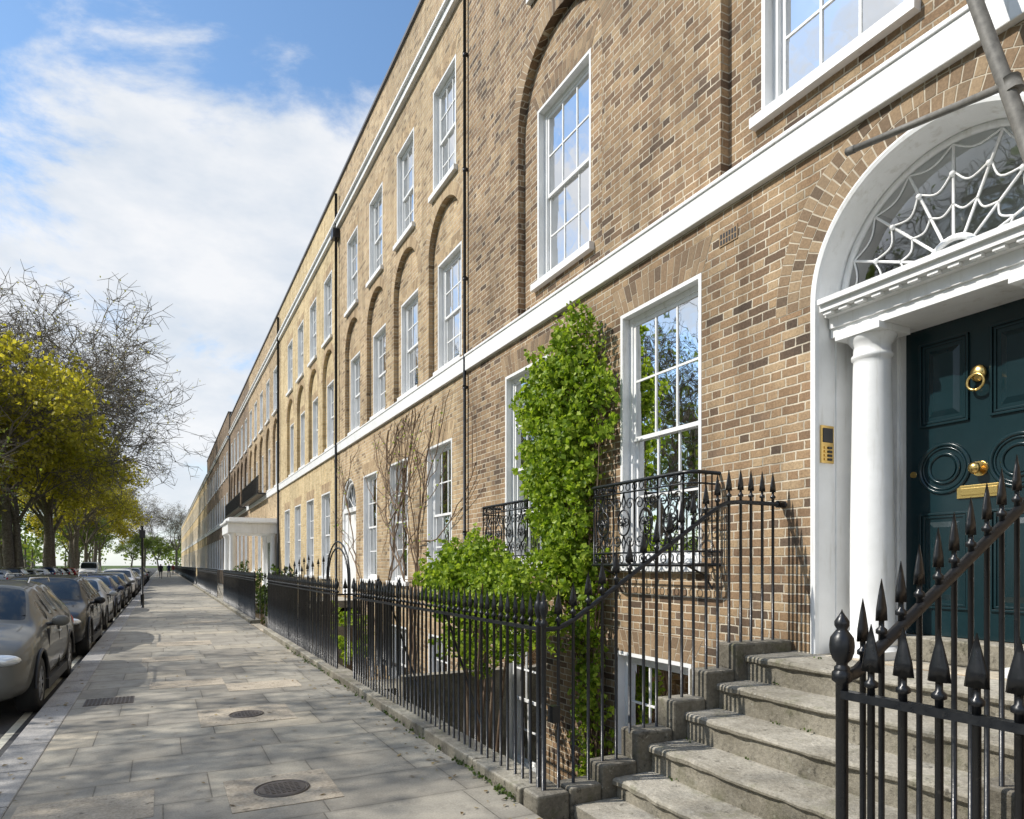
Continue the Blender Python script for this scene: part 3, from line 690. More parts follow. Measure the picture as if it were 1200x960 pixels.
mb=MB()
for (a,b) in ((YL,YL+.21),(YR-.21,YR)):
    xs=[2.14,2.40]+[x-.10 for x in NX]+[4.49]
    zs=[.11,.125]+[t+.09 for t in TZ]
    for i in range(len(zs)):
        worn(mb,xs[i]+.004,xs[i+1]-.004,a+.004,b-.002,-.3,zs[i])
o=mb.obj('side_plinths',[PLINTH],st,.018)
mb=MB(); mb.box(2.45,4.48,YR-.2,YL+.2,AREA,-.05); mb.obj('stair_base',[BR_A],st)
mb=MB(); mb.box(2.2,4.55,-6,30.6,AREA-.1,AREA); mb.box(2.2,4.55,30.6,200,-.5,-.02)
mb.obj('basement_area_floor',[COPING])
mb=MB(); mb.box(2.16,2.38,-6,YR-.25,AREA,-.002); mb.box(2.16,2.38,YL+.25,200,AREA,-.002); mb.obj('basement_area_wall',[BR_A])
cp=MB(); random.seed(3)
def coping(y0,y1,st_=.95):
    y=y0
    while y<y1-.01:
        L=min(st_*U(.7,1.25),y1-y); worn(cp,2.13,2.40,y+.004,y+L-.004,-.05,.10+U(-.008,.008),0,.006); y+=L
coping(4.05,17.1); coping(-6,1.58); coping(19.8,60,1.4)
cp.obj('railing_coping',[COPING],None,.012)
mb=MB()
for i in range(4): mb.box(2.5+i*.3,4.6,17.25,19.65,-.3,.19*(i+1)-.02*i)
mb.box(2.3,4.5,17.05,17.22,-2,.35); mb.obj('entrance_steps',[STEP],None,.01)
mb=MB(); mb.box(2.9,4.5,8.9,9.1,-2.3,.08); mb.box(2.42,3.3,9.12,9.9,-2.29,-.1)
mb.obj('area_side_wall',[COPING])

# stucco portico (house 4)
pt=empty('white_portico'); mb=MB()
mb.box(2.45,4.5,31.0,34.0,2.95,3.38); mb.box(2.36,4.5,30.9,34.1,3.38,3.46); mb.box(2.5,4.5,31.1,33.9,3.46,3.62)
mb.box(2.5,4.55,31.05,33.95,-.2,.35)
for x in (2.65,4.3):
    for y in (31.2,33.8):
        mb.box(x-.16,x+.16,y-.16,y+.16,.35,.5); mb.lathe(x,y,[(.14,.14,.5),(.14,.14,1.4),(.115,.115,2.8),(.16,.16,2.88),(.16,.16,2.95)],14)
mb.box(4.35,4.5,31.3,33.7,.35,2.95); mb.obj('porch',[WHITE],pt,.01)
mb=MB(); mb.box(4.30,4.36,32.0,33,.4,2.6); mb.obj('porch_door',[DOORG],pt)
mb=MB()
for (a,b) in ((34.5,42),(43.2,53.8)):
    mb.box(4.05,4.5,a,b,4.98,5.06,0); mb.box(4.07,4.1,a,b,5.85,5.89)
    y=a
    while y<b: mb.box(4.075,4.095,y-.01,y+.01,5.06,5.87); y+=.2
mb.obj('iron_balcony',[IRON],h5)

# wall-mounted pole with stay (upper right)
mb=MB()
mb.tube([(4.12,1.90,3.50),(4.12,2.02,3.95),(4.08,2.24,4.80),(4.05,2.40,5.4)],[.04,.04,.036,.03],10)
mb.tube([(4.10,3.02,4.37),(4.10,2.10,4.22)],.022,8); mb.tube([(4.10,3.06,4.377),(4.10,3.0,4.367)],.026,8)
mb.tube([(4.12,2.06,4.17),(4.12,2.08,4.25)],.052,10)
mb.tube([(4.12,1.95,3.66),(4.5,1.93,3.60)],.02,8)
mb.obj('flagpole',[GALV])

# ------------------------------------------------------------------ ground
def plane(name,rects,z,mat,parent=None):
    mb=MB()
    for (x0,x1,y0,y1) in rects: mb.poly([(x0,y0,z),(x1,y0,z),(x1,y1,z),(x0,y1,z)])
    return mb.obj(name,[mat],parent)
plane('ground',[(-900,2.16,-250,1600),(2.16,900,201,1600),(2.16,900,-250,-6.1),(13.6,900,-6.1,201)],-.16,GRASS)
plane('road',[(-11.4,-1.19,-60,420)],-.12,ASPH)
mb=MB(); mb.box(-.90,2.135,-20,201,-.30,0); mb.obj('pavement',[SLAB])
mb=MB(); mb.box(-1.20,-.903,-20,201,-.30,.006); mb.obj('kerb',[KERB],None,.012)
mb=MB(); mb.box(-14.2,-11.7,-60,420,-.30,-.002); mb.box(-11.69,-11.4,-60,420,-.30,.003); mb.obj('far_pavement',[SLAB])
mb=MB()
mb.poly([(-1.42,-20,-.116),(-1.34,-20,-.116),(-1.34,300,-.116),(-1.42,300,-.116)])
for k in range(0,60): mb.poly([(-6.3,-20+k*6,-.116),(-6.2,-20+k*6,-.116),(-6.2,-17+k*6,-.116),(-6.3,-17+k*6,-.116)])
mb.obj('road_markings',[LINE])
def manhole(x,y,s1,s2,r,name='manhole_cover'):
    mb=MB(); mb.box(x-s1,x+s1,y-s2,y+s2,-.02,.005,1)
    N=28; mb.tube([(x,y,.0),(x,y,.012)],r,N,0,sm=False); mb.tube([(x+ (r+.018)*math.cos(2*pi*k/N),y+(r+.018)*math.sin(2*pi*k/N),.006) for k in range(N+1)],.010,5,0)
    for i in range(-4,5):
        for j in range(-4,5):
            if (i*i+j*j)**.5*.035<r-.03: mb.box(x+i*.035-.011,x+i*.035+.011,y+j*.035-.011,y+j*.035+.011,.010,.017,0)
    mb.obj(name,[METALC,CONC],None)
manhole(.76,5.08,.36,.36,.165); manhole(.80,7.78,.46,.42,.15)
mb=MB(); mb.box(-.80,-.30,9.05,9.5,-.02,.006,0)
for i in range(12):
    for j in range(9): mb.box(-.79+i*.041,-.765+i*.041,9.07+j*.047,9.095+j*.047,.006,.012,0)
mb.obj('drain_cover',[METALC])
mb=MB()
for (x,y,a,b) in ((.3,10.2,.45,.3),(1.2,9.6,.45,.3),(-.45,5.2,.4,.3),(.4,15.4,.5,.4),(.1,13.0,.4,.3),(1.0,21,.5,.4)): mb.box(x-a,x+a,y-b,y+b,-.02,.003)
mb.obj('repair_slabs',[CONC])
mb=MB(); mb.tube([(-.66,29,0),(-.66,29,3.05)],.04,10); mb.box(-.76,-.56,28.94,28.955,2.6,2.9,1); mb.tube([(-.66,29,0),(-.66,29,.5)],.06,10); mb.obj('parking_sign_post',[IRON,BLK])

# ------------------------------------------------------------------ foliage
def leafcluster(mb,c,r,n,size,m,shell=.35,flatn=None):
    for _ in range(n):
        while True:
            p=Vector((U(-1,1),U(-1,1),U(-1,1)))
            if p.length<=1 and R()>shell*(1-p.length): break
        q=Vector((c[0]+p.x*r[0],c[1]+p.y*r[1],c[2]+p.z*r[2]))
        addleaf(mb,q,size*U(.6,1.3),m,p)
def clumpy(mb,c,r,n,size,m,k=34,cr=.15,ex=1.12,xmax=None):
    """foliage mass made of many small leafy shoots scattered through an ellipsoid"""
    for _ in range(max(1,n//k)):
        while True:
            p=Vector((U(-1,1),U(-1,1),U(-1,1)))
            if p.length<=1 and R()>.45*(1-p.length): break
        p*=ex*U(.85,1.08)
        q=Vector((c[0]+p.x*r[0],c[1]+p.y*r[1],c[2]+p.z*r[2]))
        if xmax: q.x=min(q.x,xmax-.02)
        d=Vector((p.x*r[0]*.6,p.y*r[1],p.z*r[2]+.25*max(r))); d=d.normalized() if d.length>0 else Vector((0,0,1))
        L=cr*U(.8,2.0)
        for j in range(int(k*U(.6,1.4))):
            t=U(-.5,1); w=cr*(.75-.5*max(0,t))
            l=q+d*L*t+Vector((random.gauss(0,w*.55),random.gauss(0,w*.55),random.gauss(0,w*.55)))
            if xmax and l.x>xmax: l.x=xmax-U(0,.05)
            addleaf(mb,l,size*U(.6,1.35),m,d)
def addleaf(mb,q,s,m,out=None):
    d=Vector((U(-1,1),U(-1,1),U(-.8,.6)))
    if out is not None: d+=out*.6
    d.normalize(); a=d.orthogonal().normalized(); a=Matrix.Rotation(U(0,6.28),3,d)@a; b=d.cross(a)
    w=s*.42
    mb.poly([q-a*s*.5,q-a*s*.05+b*w+d*s*.08,q+a*s*.55,q-a*s*.05-b*w+d*s*.08],m)
random.seed(11)
iv=MB()
blobs=[(4.26,7.05,3.98,.16,.66,.28,900),(4.25,7.1,3.65,.2,.84,.32,1700),(4.25,7.05,3.2,.22,.86,.38,2000),(4.26,7.15,2.75,.2,.70,.36,1500),(4.26,7.1,2.35,.2,.64,.38,1500),(4.24,7.0,1.9,.22,.60,.38,1400),(4.22,6.85,1.5,.24,.56,.33,1200),(4.26,6.75,4.25,.12,.26,.16,250),(4.28,6.52,4.40,.05,.10,.10,60),(4.24,6.62,1.0,.16,.28,.33,500),(4.25,6.42,.45,.14,.17,.4,360),(4.25,6.38,-.2,.14,.15,.45,340),(4.25,6.4,-.9,.14,.15,.4,220),(4.3,7.6,4.05,.10,.2,.1,90),(4.3,7.95,3.45,.10,.15,.12,100),(4.3,6.2,3.45,.10,.16,.16,130),(4.3,6.35,2.6,.1,.12,.16,60)]
for (x,y,z,rx,ry,rz,n) in blobs: clumpy(iv,(x,y,z),(rx,ry,rz),int(n*1.5),.062,0,k=26,cr=.115,xmax=4.49)
for k in range(30):
    yy=6.5+U(-.15,.15); P=[(4.4,yy,-2.3)]
    ty=U(6.2,8.0); tz=U(2.3,4.35)
    N=10
    for i in range(1,N+1):
        t=i/N; P.append((4.36+U(-.06,.06),yy+(ty-yy)*max(0,(t-.4)/.6)**1.2+U(-.06,.06),-2.3+(tz+2.3)*t))
    iv.tube(P,[.016*(1-.8*i/N) for i in range(N+1)],5,1)
    q=Vector(P[-1]); d=Vector((U(-.3,0),U(-.7,.7),1)).normalized()
    for s in range(20): addleaf(iv,q+d*s*.02+Vector((U(-.05,.03),U(-.05,.05),0)),.05,0)
iv.obj('climbing_plant',[LEAF_IVY,STEM])
sh=MB()
for (x,y,z,rx,ry,rz,n) in [(3.35,7.5,1.42,.45,.72,.34,3600),(3.4,6.9,1.25,.42,.55,.32,2500),(3.3,8.1,1.32,.42,.6,.30,2300),(3.3,7.55,1.68,.28,.38,.2,800),(3.45,6.55,1.05,.35,.4,.4,1200),(3.3,7.4,.8,.38,.8,.4,1700)]: clumpy(sh,(x,y,z),(rx,ry,rz),int(n*1.4),.056,0,k=26,cr=.105)
for k in range(9):
    P=[(3.35+U(-.1,.1),7.4+U(-.1,.1),-2.3)]; t=Vector((3.35+U(-.4,.4),7.4+U(-.9,.9),1.4)); 
    P+=[tuple(Vector(P[0]).lerp(t,f)+Vector((U(-.04,.04),U(-.04,.04),0))) for f in (.4,.7,1)]
    sh.tube(P,[.03,.025,.015,.008],5,1)
sh.obj('green_shrub',[LEAF_IVY,STEM])
random.seed(5)
vn=MB()
def vine(p,d,r,n,depth):
    P=[p]; q=Vector(p)
    for i in range(n):
        d=(d+Vector((0,U(-.5,.5),U(-.3,.4)))*.6).normalized(); q=q+d*.24; q.x=4.44+U(-.025,.025)
        if q.z>4.7: break
        P.append(tuple(q))
        if depth>0 and q.z>1.1 and R()<.27: vine(tuple(q),Vector((0,U(-1,1),U(-.1,.9))).normalized(),r*.6,int(n*.5),depth-1)
    if len(P)>1: vn.tube(P,[r*(1-.6*i/len(P)) for i in range(len(P))],5,0)
for y in (12.9,13.0,13.1,15.2,15.3,15.35): vine((4.43,y,-1),Vector((0,0,1)),.026,27,2)
for i in range(160):
    f=random.choice(vn.f); q=Vector(vn.v[f[0]])
    if q.z>2: addleaf(vn,q+Vector((-.03,U(-.05,.05),U(-.05,.05))),.05,1)
vn.obj('wisteria_vine',[STEM,LEAF_IVY])
for (x,y,z,rx,ry,rz,n) in [(3.0,20.8,.7,.5,.9,.7,1500),(2.9,23,.5,.5,.8,.6,900),(2.9,28.5,.8,.6,1.0,.7,1200),(3.3,13.5,.2,.4,.7,.5,700)]:
    hb=MB(); clumpy(hb,(x,y,z),(rx,ry,rz),n,.08,0)
    for q in range(6): hb.tube([(x,y,-2.3),(x+U(-.3,.3),y+U(-.5,.5),z+U(0,.4))],[.02,.008],5,1)
    hb.obj('garden_shrub',[LEAF_D if y>15 else LEAF_IVY,STEM])
wd=MB()
for _ in range(60):
    y=4.1+R()**1.5*10; x=2.12+U(-.015,.01)
    for k in range(7): addleaf(wd,Vector((x+U(-.03,.03),y+U(-.05,.05),.01+U(0,.04))),.03,0)
for i,(x,z) in enumerate(zip(NX,TZ)):
    for _ in range(2):
        y=U(2.0,3.8)
        for k in range(6): addleaf(wd,Vector((x+.30+U(-.02,.01),y+U(-.04,.04),z+.005+U(0,.015))),.018,0)
wd.obj('pavement_weeds',[LEAF_D])
lt=MB()
for _ in range(520):
    y=2.5+R()**1.4*26; q=R()
    x=2.1-abs(random.gauss(0,.22)) if q<.45 else (-.95-abs(random.gauss(0,.2)) if q<.7 else U(-.9,2.1))
    z=.008 if x>-.9 else (.012 if x>-1.19 else -.112)
    s=U(.012,.035); a=U(0,6.28); c,d=math.cos(a)*s,math.sin(a)*s
    lt.poly([(x-c,y-d,z),(x+d*.45,y-c*.45,z+U(0,.012)),(x+c,y+d,z+U(0,.008)),(x-d*.45,y+c*.45,z+.002)])
lt.obj('leaf_litter',[LITTER])

# trees
def tree_mesh(name,H,spread,seed,leafn,leafsize,leafmat,levels=6,trunk=.35,first=.28,twig=True,up=.25,tw=.012,nt=2):
    random.seed(seed); mb=MB(); tips=[]
    def grow(p,d,L,r,lev):
        k=3 if lev<3 else 2
        P=[p]; q=p.copy(); rr=[r]
        for i in range(k):
            d=(d+Vector((U(-1,1),U(-1,1),U(-.6,.9)))*(.10+.05*lev)+Vector((0,0,up*.1 if lev<4 else -.02))).normalized()
            q=q+d*L/k; P.append(q.copy()); rr.append(r*(1-.32*(i+1)/k))
        mb.tube(P,rr,7 if lev<2 else (5 if lev<4 else 3),0,cap=False)
        if lev>=levels-2: tips.append((q.copy(),lev))
        if lev>=levels: return
        n=2 if R()<.45 else 3
        if lev==0: n=4
        a0=U(0,6.28)
        for i in range(n):
            a=a0+i*2*pi/n+U(-.5,.5); tilt=U(.35,.8)*spread
            s=d.orthogonal().normalized(); s=Matrix.Rotation(a,3,d)@s
            nd=(d*math.cos(tilt)+s*math.sin(tilt)).normalized()
            j=P[-1] if (i==0 or lev==0) else P[random.randint(1,len(P)-1)]
            grow(j.copy(),nd,L*U(.66,.86),max(rr[-1]*U(.6,.8),tw*1.2),lev+1)
    grow(Vector((0,0,-.2)),Vector((U(-.05,.05),U(-.05,.05),1)).normalized(),H*first,trunk,0)
    if twig:
        for (q,l) in tips:
            for _ in range(nt):
                d=Vector((U(-1,1),U(-1,1),U(-.5,1))).normalized(); mb.tube([q,q+d*.5+Vector((0,0,-.05)),q+d*1.0+Vector((0,0,-.1))],[tw,tw*.8,tw*.5],3,0,cap=False)
    if leafn:
        per=max(1,leafn//len(tips))
        for (q,l) in tips:
            k=int(per*U(.2,1.9)); cr=U(.5,1.2)
            for _ in range(k): addleaf(mb,q+Vector((random.gauss(0,.45),random.gauss(0,.45),random.gauss(0,.35)))*cr,leafsize*U(.7,1.4),1)
    zmax=max(v[2] for v in mb.v); s=H/zmax; mb.v=[(a*s,b*s,c*s if c>0 else c) for a,b,c in mb.v]
    return mb.mesh(name,[BARK,leafmat])
def put(mesh,name,x,y,rot,s=1):
    o=bpy.data.objects.new(name,mesh); o.location=(x,y,-.12); o.rotation_euler=(0,0,rot); o.scale=(s,s,s); COL.objects.link(o); return o
tY=tree_mesh('leafy_tree_mesh',17,1.0,21,14000,.25,LEAF_Y)
tB=tree_mesh('bare_tree_mesh',25,1.0,4,1500,.14,LEAF_Y,levels=7,trunk=.5,tw=.022,nt=3)
tS=tree_mesh('street_tree_mesh',15,.95,9,2200,.16,LEAF_G,levels=6,trunk=.28,nt=3,tw=.014)
tG=tree_mesh('green_tree_mesh',15,1.0,33,8000,.28,LEAF_G)
for i,(x,y,r,s) in enumerate([(-15.2,70,0,1.32),(-12.8,84,2,1.25),(-17.5,98,4,1.4),(-12.4,104,1,1.2),(-19,80,3,1.45),(-12.2,124,2,1.15),(-12.4,146,4,1.1),(-12,172,1,1.0)]): put(tY,'spring_tree',x,y,r,s)
for i,(x,y,r,s) in enumerate([(-13.5,84,0,1.2),(-19,82,2,1.28),(-12.6,102,4,1.2),(-14,76,5,1.15),(-13,135,1,1.1),(-12.6,165,3,1.0),(-5,232,2,.95),(4,240,.5,.9)]): put(tB,'bare_plane_tree',x,y,r,s)
for i,(x,y,r,s) in enumerate([(-12.6,2.0,0,1.0),(-12.6,10.5,3.5,.93),(-12.9,18,2.1,.98),(-13.2,26,4,.98),(-12.8,36,1,1.0),(-13,46,3,.95),(-13.5,-8,5,1.0),(-13,57,0.6,.9)]): put(tS,'street_tree',x,y,r,s)
for i,(x,y,r,s) in enumerate([(-24,60,0,1),(-26,90,2,1.1),(-22,130,4,1),(-16,155,1,.9),(-15,190,3,1),(-8,225,.4,.8),(-28,20,2,1),(-27,-10,1,1.1),(-1,245,3,.8),(-30,40,3,1.1),(-20,215,5,1.1)]): put(tG,'park_tree',x,y,r,s)
random.seed(17); dm=MB()
for k in range(120):
    x=U(-140,-20); y=U(130,330)
    if x>-26: y=U(240,330)
    h=U(9,15)
    for q in range(5): leafcluster(dm,(x+U(-3,3),y+U(-3,3),h*U(.3,.85)),(3.5,3.5,3),22,1.0,0)
    dm.tube([(x,y,-.2),(x,y,h*.7)],[.4,.15],5,1)
for k in range(30):
    x=U(-10,60); y=U(260,330); h=U(8,13)
    for q in range(5): leafcluster(dm,(x+U(-3,3),y+U(-3,3),h*U(.3,.85)),(3.5,3.5,3),22,1.0,0)
dm.obj('distant_trees',[LEAF_G,BARK])
hd=MB()
for k in range(60): leafcluster(hd,(-15.2+U(-.3,.3),40+k*2.4,.7),(.6,1.4,.6),70,.22,0)
hd.obj('park_hedge',[LEAF_D])

# ------------------------------------------------------------------ vehicles
def loft_body(st,name):
    bm=bmesh.new(); rings=[]
    for (y,zb,w,zs,zt,wt,k) in st:
        half=[(0,zb),(w*.80,zb),(w,zb+.14),(w+.012,(zb+zs)/2+.05),(w-.015,zs),(wt,zt-.05),(wt*.72,zt),(0,zt+.012)]
        pts=[(x,y,z) for x,z in half]+[(-x,y,z) for x,z in reversed(half[1:-1])]
        rings.append([bm.verts.new(p) for p in pts])
    n=14; sideg=[];front=[];rear=[]
    for i in range(len(rings)-1):
        for k in range(n):
            k2=(k+1)%n
            f=bm.faces.new((rings[i][k],rings[i][k2],rings[i+1][k2],rings[i+1][k])); f.smooth=True
            a=st[i][6];b=st[i+1][6]
            if k in(4,9) and a in('w','g') and b in('g',): sideg.append(f)
            if k in(5,6,7,8):
                if a in('f','w') and b in ('w','g') and a!='g': front.append(f)
                if a in('g','r') and b=='r' : rear.append(f)
            if k in (0,13): f.material_index=2
    bm.faces.new(list(reversed(rings[0]))); bm.faces.new(rings[-1])
    for grp in (front,rear):
        if grp:
            r=bmesh.ops.inset_region(bm,faces=grp,thickness=.035,depth=-.004)
            for f in grp: f.material_index=1
    if sideg:
        bmesh.ops.inset_individual(bm,faces=sideg,thickness=.03,depth=-.004)
        for f in sideg: f.material_index=1
    bmesh.ops.recalc_face_normals(bm,faces=bm.faces)
    me=bpy.data.meshes.new(name); bm.to_mesh(me); bm.free(); return me
def wheel_mesh(r=.33,w=.21):
    mb=MB(); N=28
    prof=[(-w/2,r*.62),(-w/2,r*.9),(-w/2+.03,r),(w/2-.03,r),(w/2,r*.9),(w/2,r*.62)]
    def ring(prof,m,flip=1):
        base=len(mb.v)
        for x,rr in prof:
            for k in range(N): mb.v.append((x,rr*math.cos(2*pi*k/N),rr*math.sin(2*pi*k/N)))
        for i in range(len(prof)-1):
            for k in range(N):
                k2=(k+1)%N; mb.f.append((base+i*N+k,base+i*N+k2,base+(i+1)*N+k2,base+(i+1)*N+k)); mb.m.append(m); mb.sm.append(True)
    ring(prof,0)
    ring([(w/2,r*.66),(w/2+.004,r*.64),(w/2-.05,r*.60),(w/2-.05,.01)],2); ring([(-w/2,r*.66),(-w/2-.004,r*.64),(-w/2+.05,r*.60),(-w/2+.05,.01)],2)
    for sg in (1,-1):
        x=sg*(w/2-.008); ring([(x,r*.66),(x+sg*.008,r*.63),(x,r*.58)],1)
        for k in range(10):
            a=2*pi*k/10; c,s=math.cos(a),math.sin(a); t=Vector((0,-s,c)); o=Vector((0,c,s))
            pts=[]
            for xx in (x-sg*.03,x):
                for (d,hw) in ((.04,.022),(r*.62,.013)):
                    pts.append(Vector((xx,0,0))+o*d-t*hw); pts.append(Vector((xx,0,0))+o*d+t*hw)
            mb.hexa([pts[0],pts[2],pts[3],pts[1],pts[4],pts[6],pts[7],pts[5]],1)
        mb.tube([(x-sg*.03,0,0),(x+sg*.004,0,0)],.055,12,1)
    return mb.mesh('wheel',[TYRE,ALLOY,BLK])
WHL=wheel_mesh()
def vehicle_parts(kind):
    if kind=='suv':
        L=4.6; W=.90
        st=[(0,.34,.60,.60,.68,.48,'h'),(.05,.26,.76,.72,.82,.60,'h'),(.25,.22,.85,.84,.93,.68,'h'),(.8,.20,.89,.95,1.03,.74,'h'),(1.2,.20,.90,.99,1.09,.74,'f'),(1.62,.20,.90,1.0,1.36,.67,'w'),(1.98,.20,.90,1.01,1.55,.61,'g'),(2.45,.20,.90,1.01,1.60,.60,'g'),(2.95,.20,.90,1.02,1.61,.60,'g'),(3.55,.20,.90,1.03,1.59,.59,'g'),(4.1,.22,.89,1.04,1.50,.57,'g'),(4.38,.24,.87,1.02,1.15,.66,'r'),(4.52,.28,.82,.9,1.0,.66,'e'),(4.6,.36,.74,.75,.82,.56,'e')]
        ax=(.88,3.58); wr=.345
    elif kind=='hatch':
        L=4.0; W=.85
        st=[(0,.32,.56,.55,.62,.44,'h'),(.05,.24,.72,.66,.76,.56,'h'),(.22,.20,.81,.78,.86,.64,'h'),(.65,.18,.84,.88,.96,.70,'h'),(1.0,.18,.85,.92,1.02,.70,'f'),(1.42,.18,.85,.93,1.26,.63,'w'),(1.8,.18,.85,.94,1.42,.56,'g'),(2.2,.18,.85,.94,1.46,.55,'g'),(2.7,.18,.85,.95,1.46,.55,'g'),(3.2,.18,.85,.97,1.43,.54,'g'),(3.6,.20,.84,.98,1.34,.54,'g'),(3.84,.22,.82,.96,1.05,.6,'r'),(3.95,.26,.78,.84,.92,.6,'e'),(4.0,.34,.70,.7,.78,.5,'e')]
        ax=(.78,3.22); wr=.315
    elif kind=='saloon':
        L=4.65; W=.89
        st=[(0,.30,.58,.54,.60,.46,'h'),(.05,.22,.76,.64,.73,.6,'h'),(.25,.19,.85,.74,.82,.68,'h'),(.9,.17,.88,.85,.94,.74,'h'),(1.35,.17,.89,.90,.99,.72,'f'),(1.8,.17,.89,.91,1.24,.63,'w'),(2.15,.17,.89,.92,1.39,.56,'g'),(2.55,.17,.89,.92,1.43,.55,'g'),(2.95,.17,.89,.93,1.42,.55,'g'),(3.35,.17,.89,.94,1.36,.55,'g'),(3.85,.18,.88,.95,1.08,.64,'r'),(4.3,.2,.87,.93,1.02,.68,'e'),(4.58,.26,.82,.86,.94,.66,'e'),(4.65,.34,.74,.7,.78,.56,'e')]
        ax=(.9,3.7); wr=.325
    else:
        L=5.3; W=.98
        st=[(0,.36,.70,.70,.80,.60,'h'),(.06,.28,.86,.85,.98,.72,'h'),(.3,.24,.94,1.0,1.14,.80,'h'),(.75,.22,.97,1.15,1.30,.84,'f'),(1.2,.22,.98,1.2,1.85,.80,'w'),(1.55,.22,.98,1.2,2.12,.78,'g'),(2.3,.22,.98,1.2,2.2,.80,'g'),(2.4,.22,.98,1.2,2.2,.80,'h'),(4.0,.22,.98,1.2,2.2,.80,'h'),(5.1,.22,.97,1.2,2.18,.80,'h'),(5.26,.26,.94,1.2,2.1,.76,'e'),(5.3,.34,.90,1.2,2.0,.72,'e')]
        ax=(.95,4.2); wr=.345
    me=loft_body(st,'body')
    for m in (WHITE,CGLASS,BLK): me.materials.append(m)
    o=bpy.data.objects.new('t',me); COL.objects.link(o)
    s=o.modifiers.new('s','SUBSURF'); s.levels=2; s.render_levels=2
    mb=MB()
    for a in ax:
        for sg in (1,-1): 
            x0,x1=(.62,1.2) if sg>0 else (-1.2,-.62)
            mb.tube([(x0,a,wr+.005),(x1,a,wr+.005)],wr+.065,28,2,sm=True)
    cut=mb.obj('c',[WHITE,CGLASS,BLK])
    b=o.modifiers.new('b','BOOLEAN'); b.object=cut; b.operation='DIFFERENCE'; b.solver='EXACT'
    bpy.context.view_layer.update(); dg=bpy.context.evaluated_depsgraph_get()
    body=bpy.data.meshes.new_from_object(o.evaluated_get(dg)); body.name='car_body'
    bpy.data.objects.remove(o); bpy.data.objects.remove(cut)
    t=MB(); hz=st[2][3]
    wn=st[1][2]
    for sg in (1,-1):
        t.sphere((sg*(wn-.12),.13,hz-.10),(.18,.12,.07),1,14,8)
        t.sphere((sg*(wn-.14),.09,.42),(.07,.05,.05),1,10,6)
        t.sphere((sg*(st[-2][2]-.03),st[-2][0]-.05,st[-2][3]-.06),(.07,.10,.13),2,10,8)
        wy=st[4][0]+.42
        t.sphere((sg*(W+.10),wy,st[4][3]+.08),(.10,.06,.075),3,12,8); t.tube([(sg*(W-.06),wy+.03,st[4][3]+.03),(sg*(W+.06),wy,st[4][3]+.05)],.025,6,0)
        xs=W+.001
        for yy in (st[4][0]+.28,(ax[0]+ax[1])/2+.15,ax[1]-.32):
            t.box(sg*(xs-.03),sg*(xs+.0025),yy-.004,yy+.004,.34,st[6][3]-.03,0)
        t.box(sg*(xs-.05),sg*(xs+.012),ax[0]+wr+.1,ax[1]-wr-.1,.20,.33,0)
        for yy in ((ax[0]+ax[1])/2,(ax[0]+ax[1])/2+.95):
            t.box(sg*(xs-.01),sg*(xs+.03),yy-.09,yy+.09,st[6][3]-.13,st[6][3]-.10,4)
        for a in ax:
            P=[(sg*(xs+.0),a+(wr+.07)*math.cos(q),wr+.005+(wr+.07)*math.sin(q)) for q in [pi*j/18 for j in range(19)]]
            t.tube(P,.012 if kind!='suv' else .022,6,0)
        if kind=='suv': t.tube([(sg*.60,2.0,1.57),(sg*.60,2.15,1.635),(sg*.60,3.7,1.63),(sg*.59,3.9,1.56)],.016,6,4)
    t.box(-.42,.42,-.012,.10,hz-.20,hz-.06,0)
    for k in range(4): t.box(-.40,.40,-.018,.02,hz-.19+k*.034,hz-.18+k*.034,4)
    t.box(-.55,.55,-.004,.10,.30,.42,0); t.box(-.26,.26,-.03,.0,.44,.55,5)
    t.box(-.26,.26,L-.03,L+.015,.62,.73,5); t.sphere((0,-.022,hz-.13),(.05,.012,.05),4,12,6)
    y0=st[4][0]+.08; 
    for sg in (-.35,.25): t.tube([(sg,y0,st[4][4]+.0),(sg+.42,y0+.1,st[4][4]+.08)],.008,4,0)
    trim=t.mesh('trim',[BLK,LAMPM,REDL,WHITE,CHROME,PLATE])
    return dict(body=body,trim=trim,ax=ax,wr=wr,W=W,L=L)
KIND={k:vehicle_parts(k) for k in ('suv','hatch','saloon','van')}
PV={}
def painted_mesh(me,idx,pm):
    key=(me.name,pm.name)
    if key not in PV:
        c=me.copy(); c.materials[idx]=pm; PV[key]=c
    return PV[key]
def place_vehicle(kind,name,x,y,pm,flip=False):
    K=KIND[kind]; e=empty(name,(x,y,-.12)); e.scale=(1.02,1.02,.94)
    if flip: e.rotation_euler=(0,0,pi)
    for nm,me,idx in (('body',K['body'],0),('trim',K['trim'],3)):
        o=bpy.data.objects.new(nm,painted_mesh(me,idx,pm)); COL.objects.link(o); o.parent=e
    for i,a in enumerate(K['ax']):
        for sg in (1,-1):
            o=bpy.data.objects.new('wheel_%d'%(i*2+(sg>0)+1),WHL); COL.objects.link(o); o.parent=e
            s=K['wr']/.33; o.location=(sg*(K['W']-.11),a,K['wr']); o.scale=(1,s,s)
PG=paint('paint_grey',(.13,.13,.12)); PB=paint('paint_black',(.008,.009,.011)); PS=paint('paint_silver',(.38,.39,.40),.2); PN=paint('paint_navy',(.012,.03,.09)); PR=paint('paint_red',(.28,.02,.018)); PW=paint('paint_white',(.72,.72,.72))
place_vehicle('suv','parked_car',-2.18,8.8,PG)
seq=[('suv',PB),('hatch',PS),('hatch',PN),('saloon',PB),('hatch',PG),('suv',PW),('hatch',PN),('saloon',PB),('suv',PS),('hatch',PR),('saloon',PS),('suv',PB),('hatch',PW),('saloon',PB)]
y=14.4
for k,p in seq:
    place_vehicle(k,'parked_car',-2.17+U(-.05,.05),y,p); y+=KIND[k]['L']+U(.7,1.3)
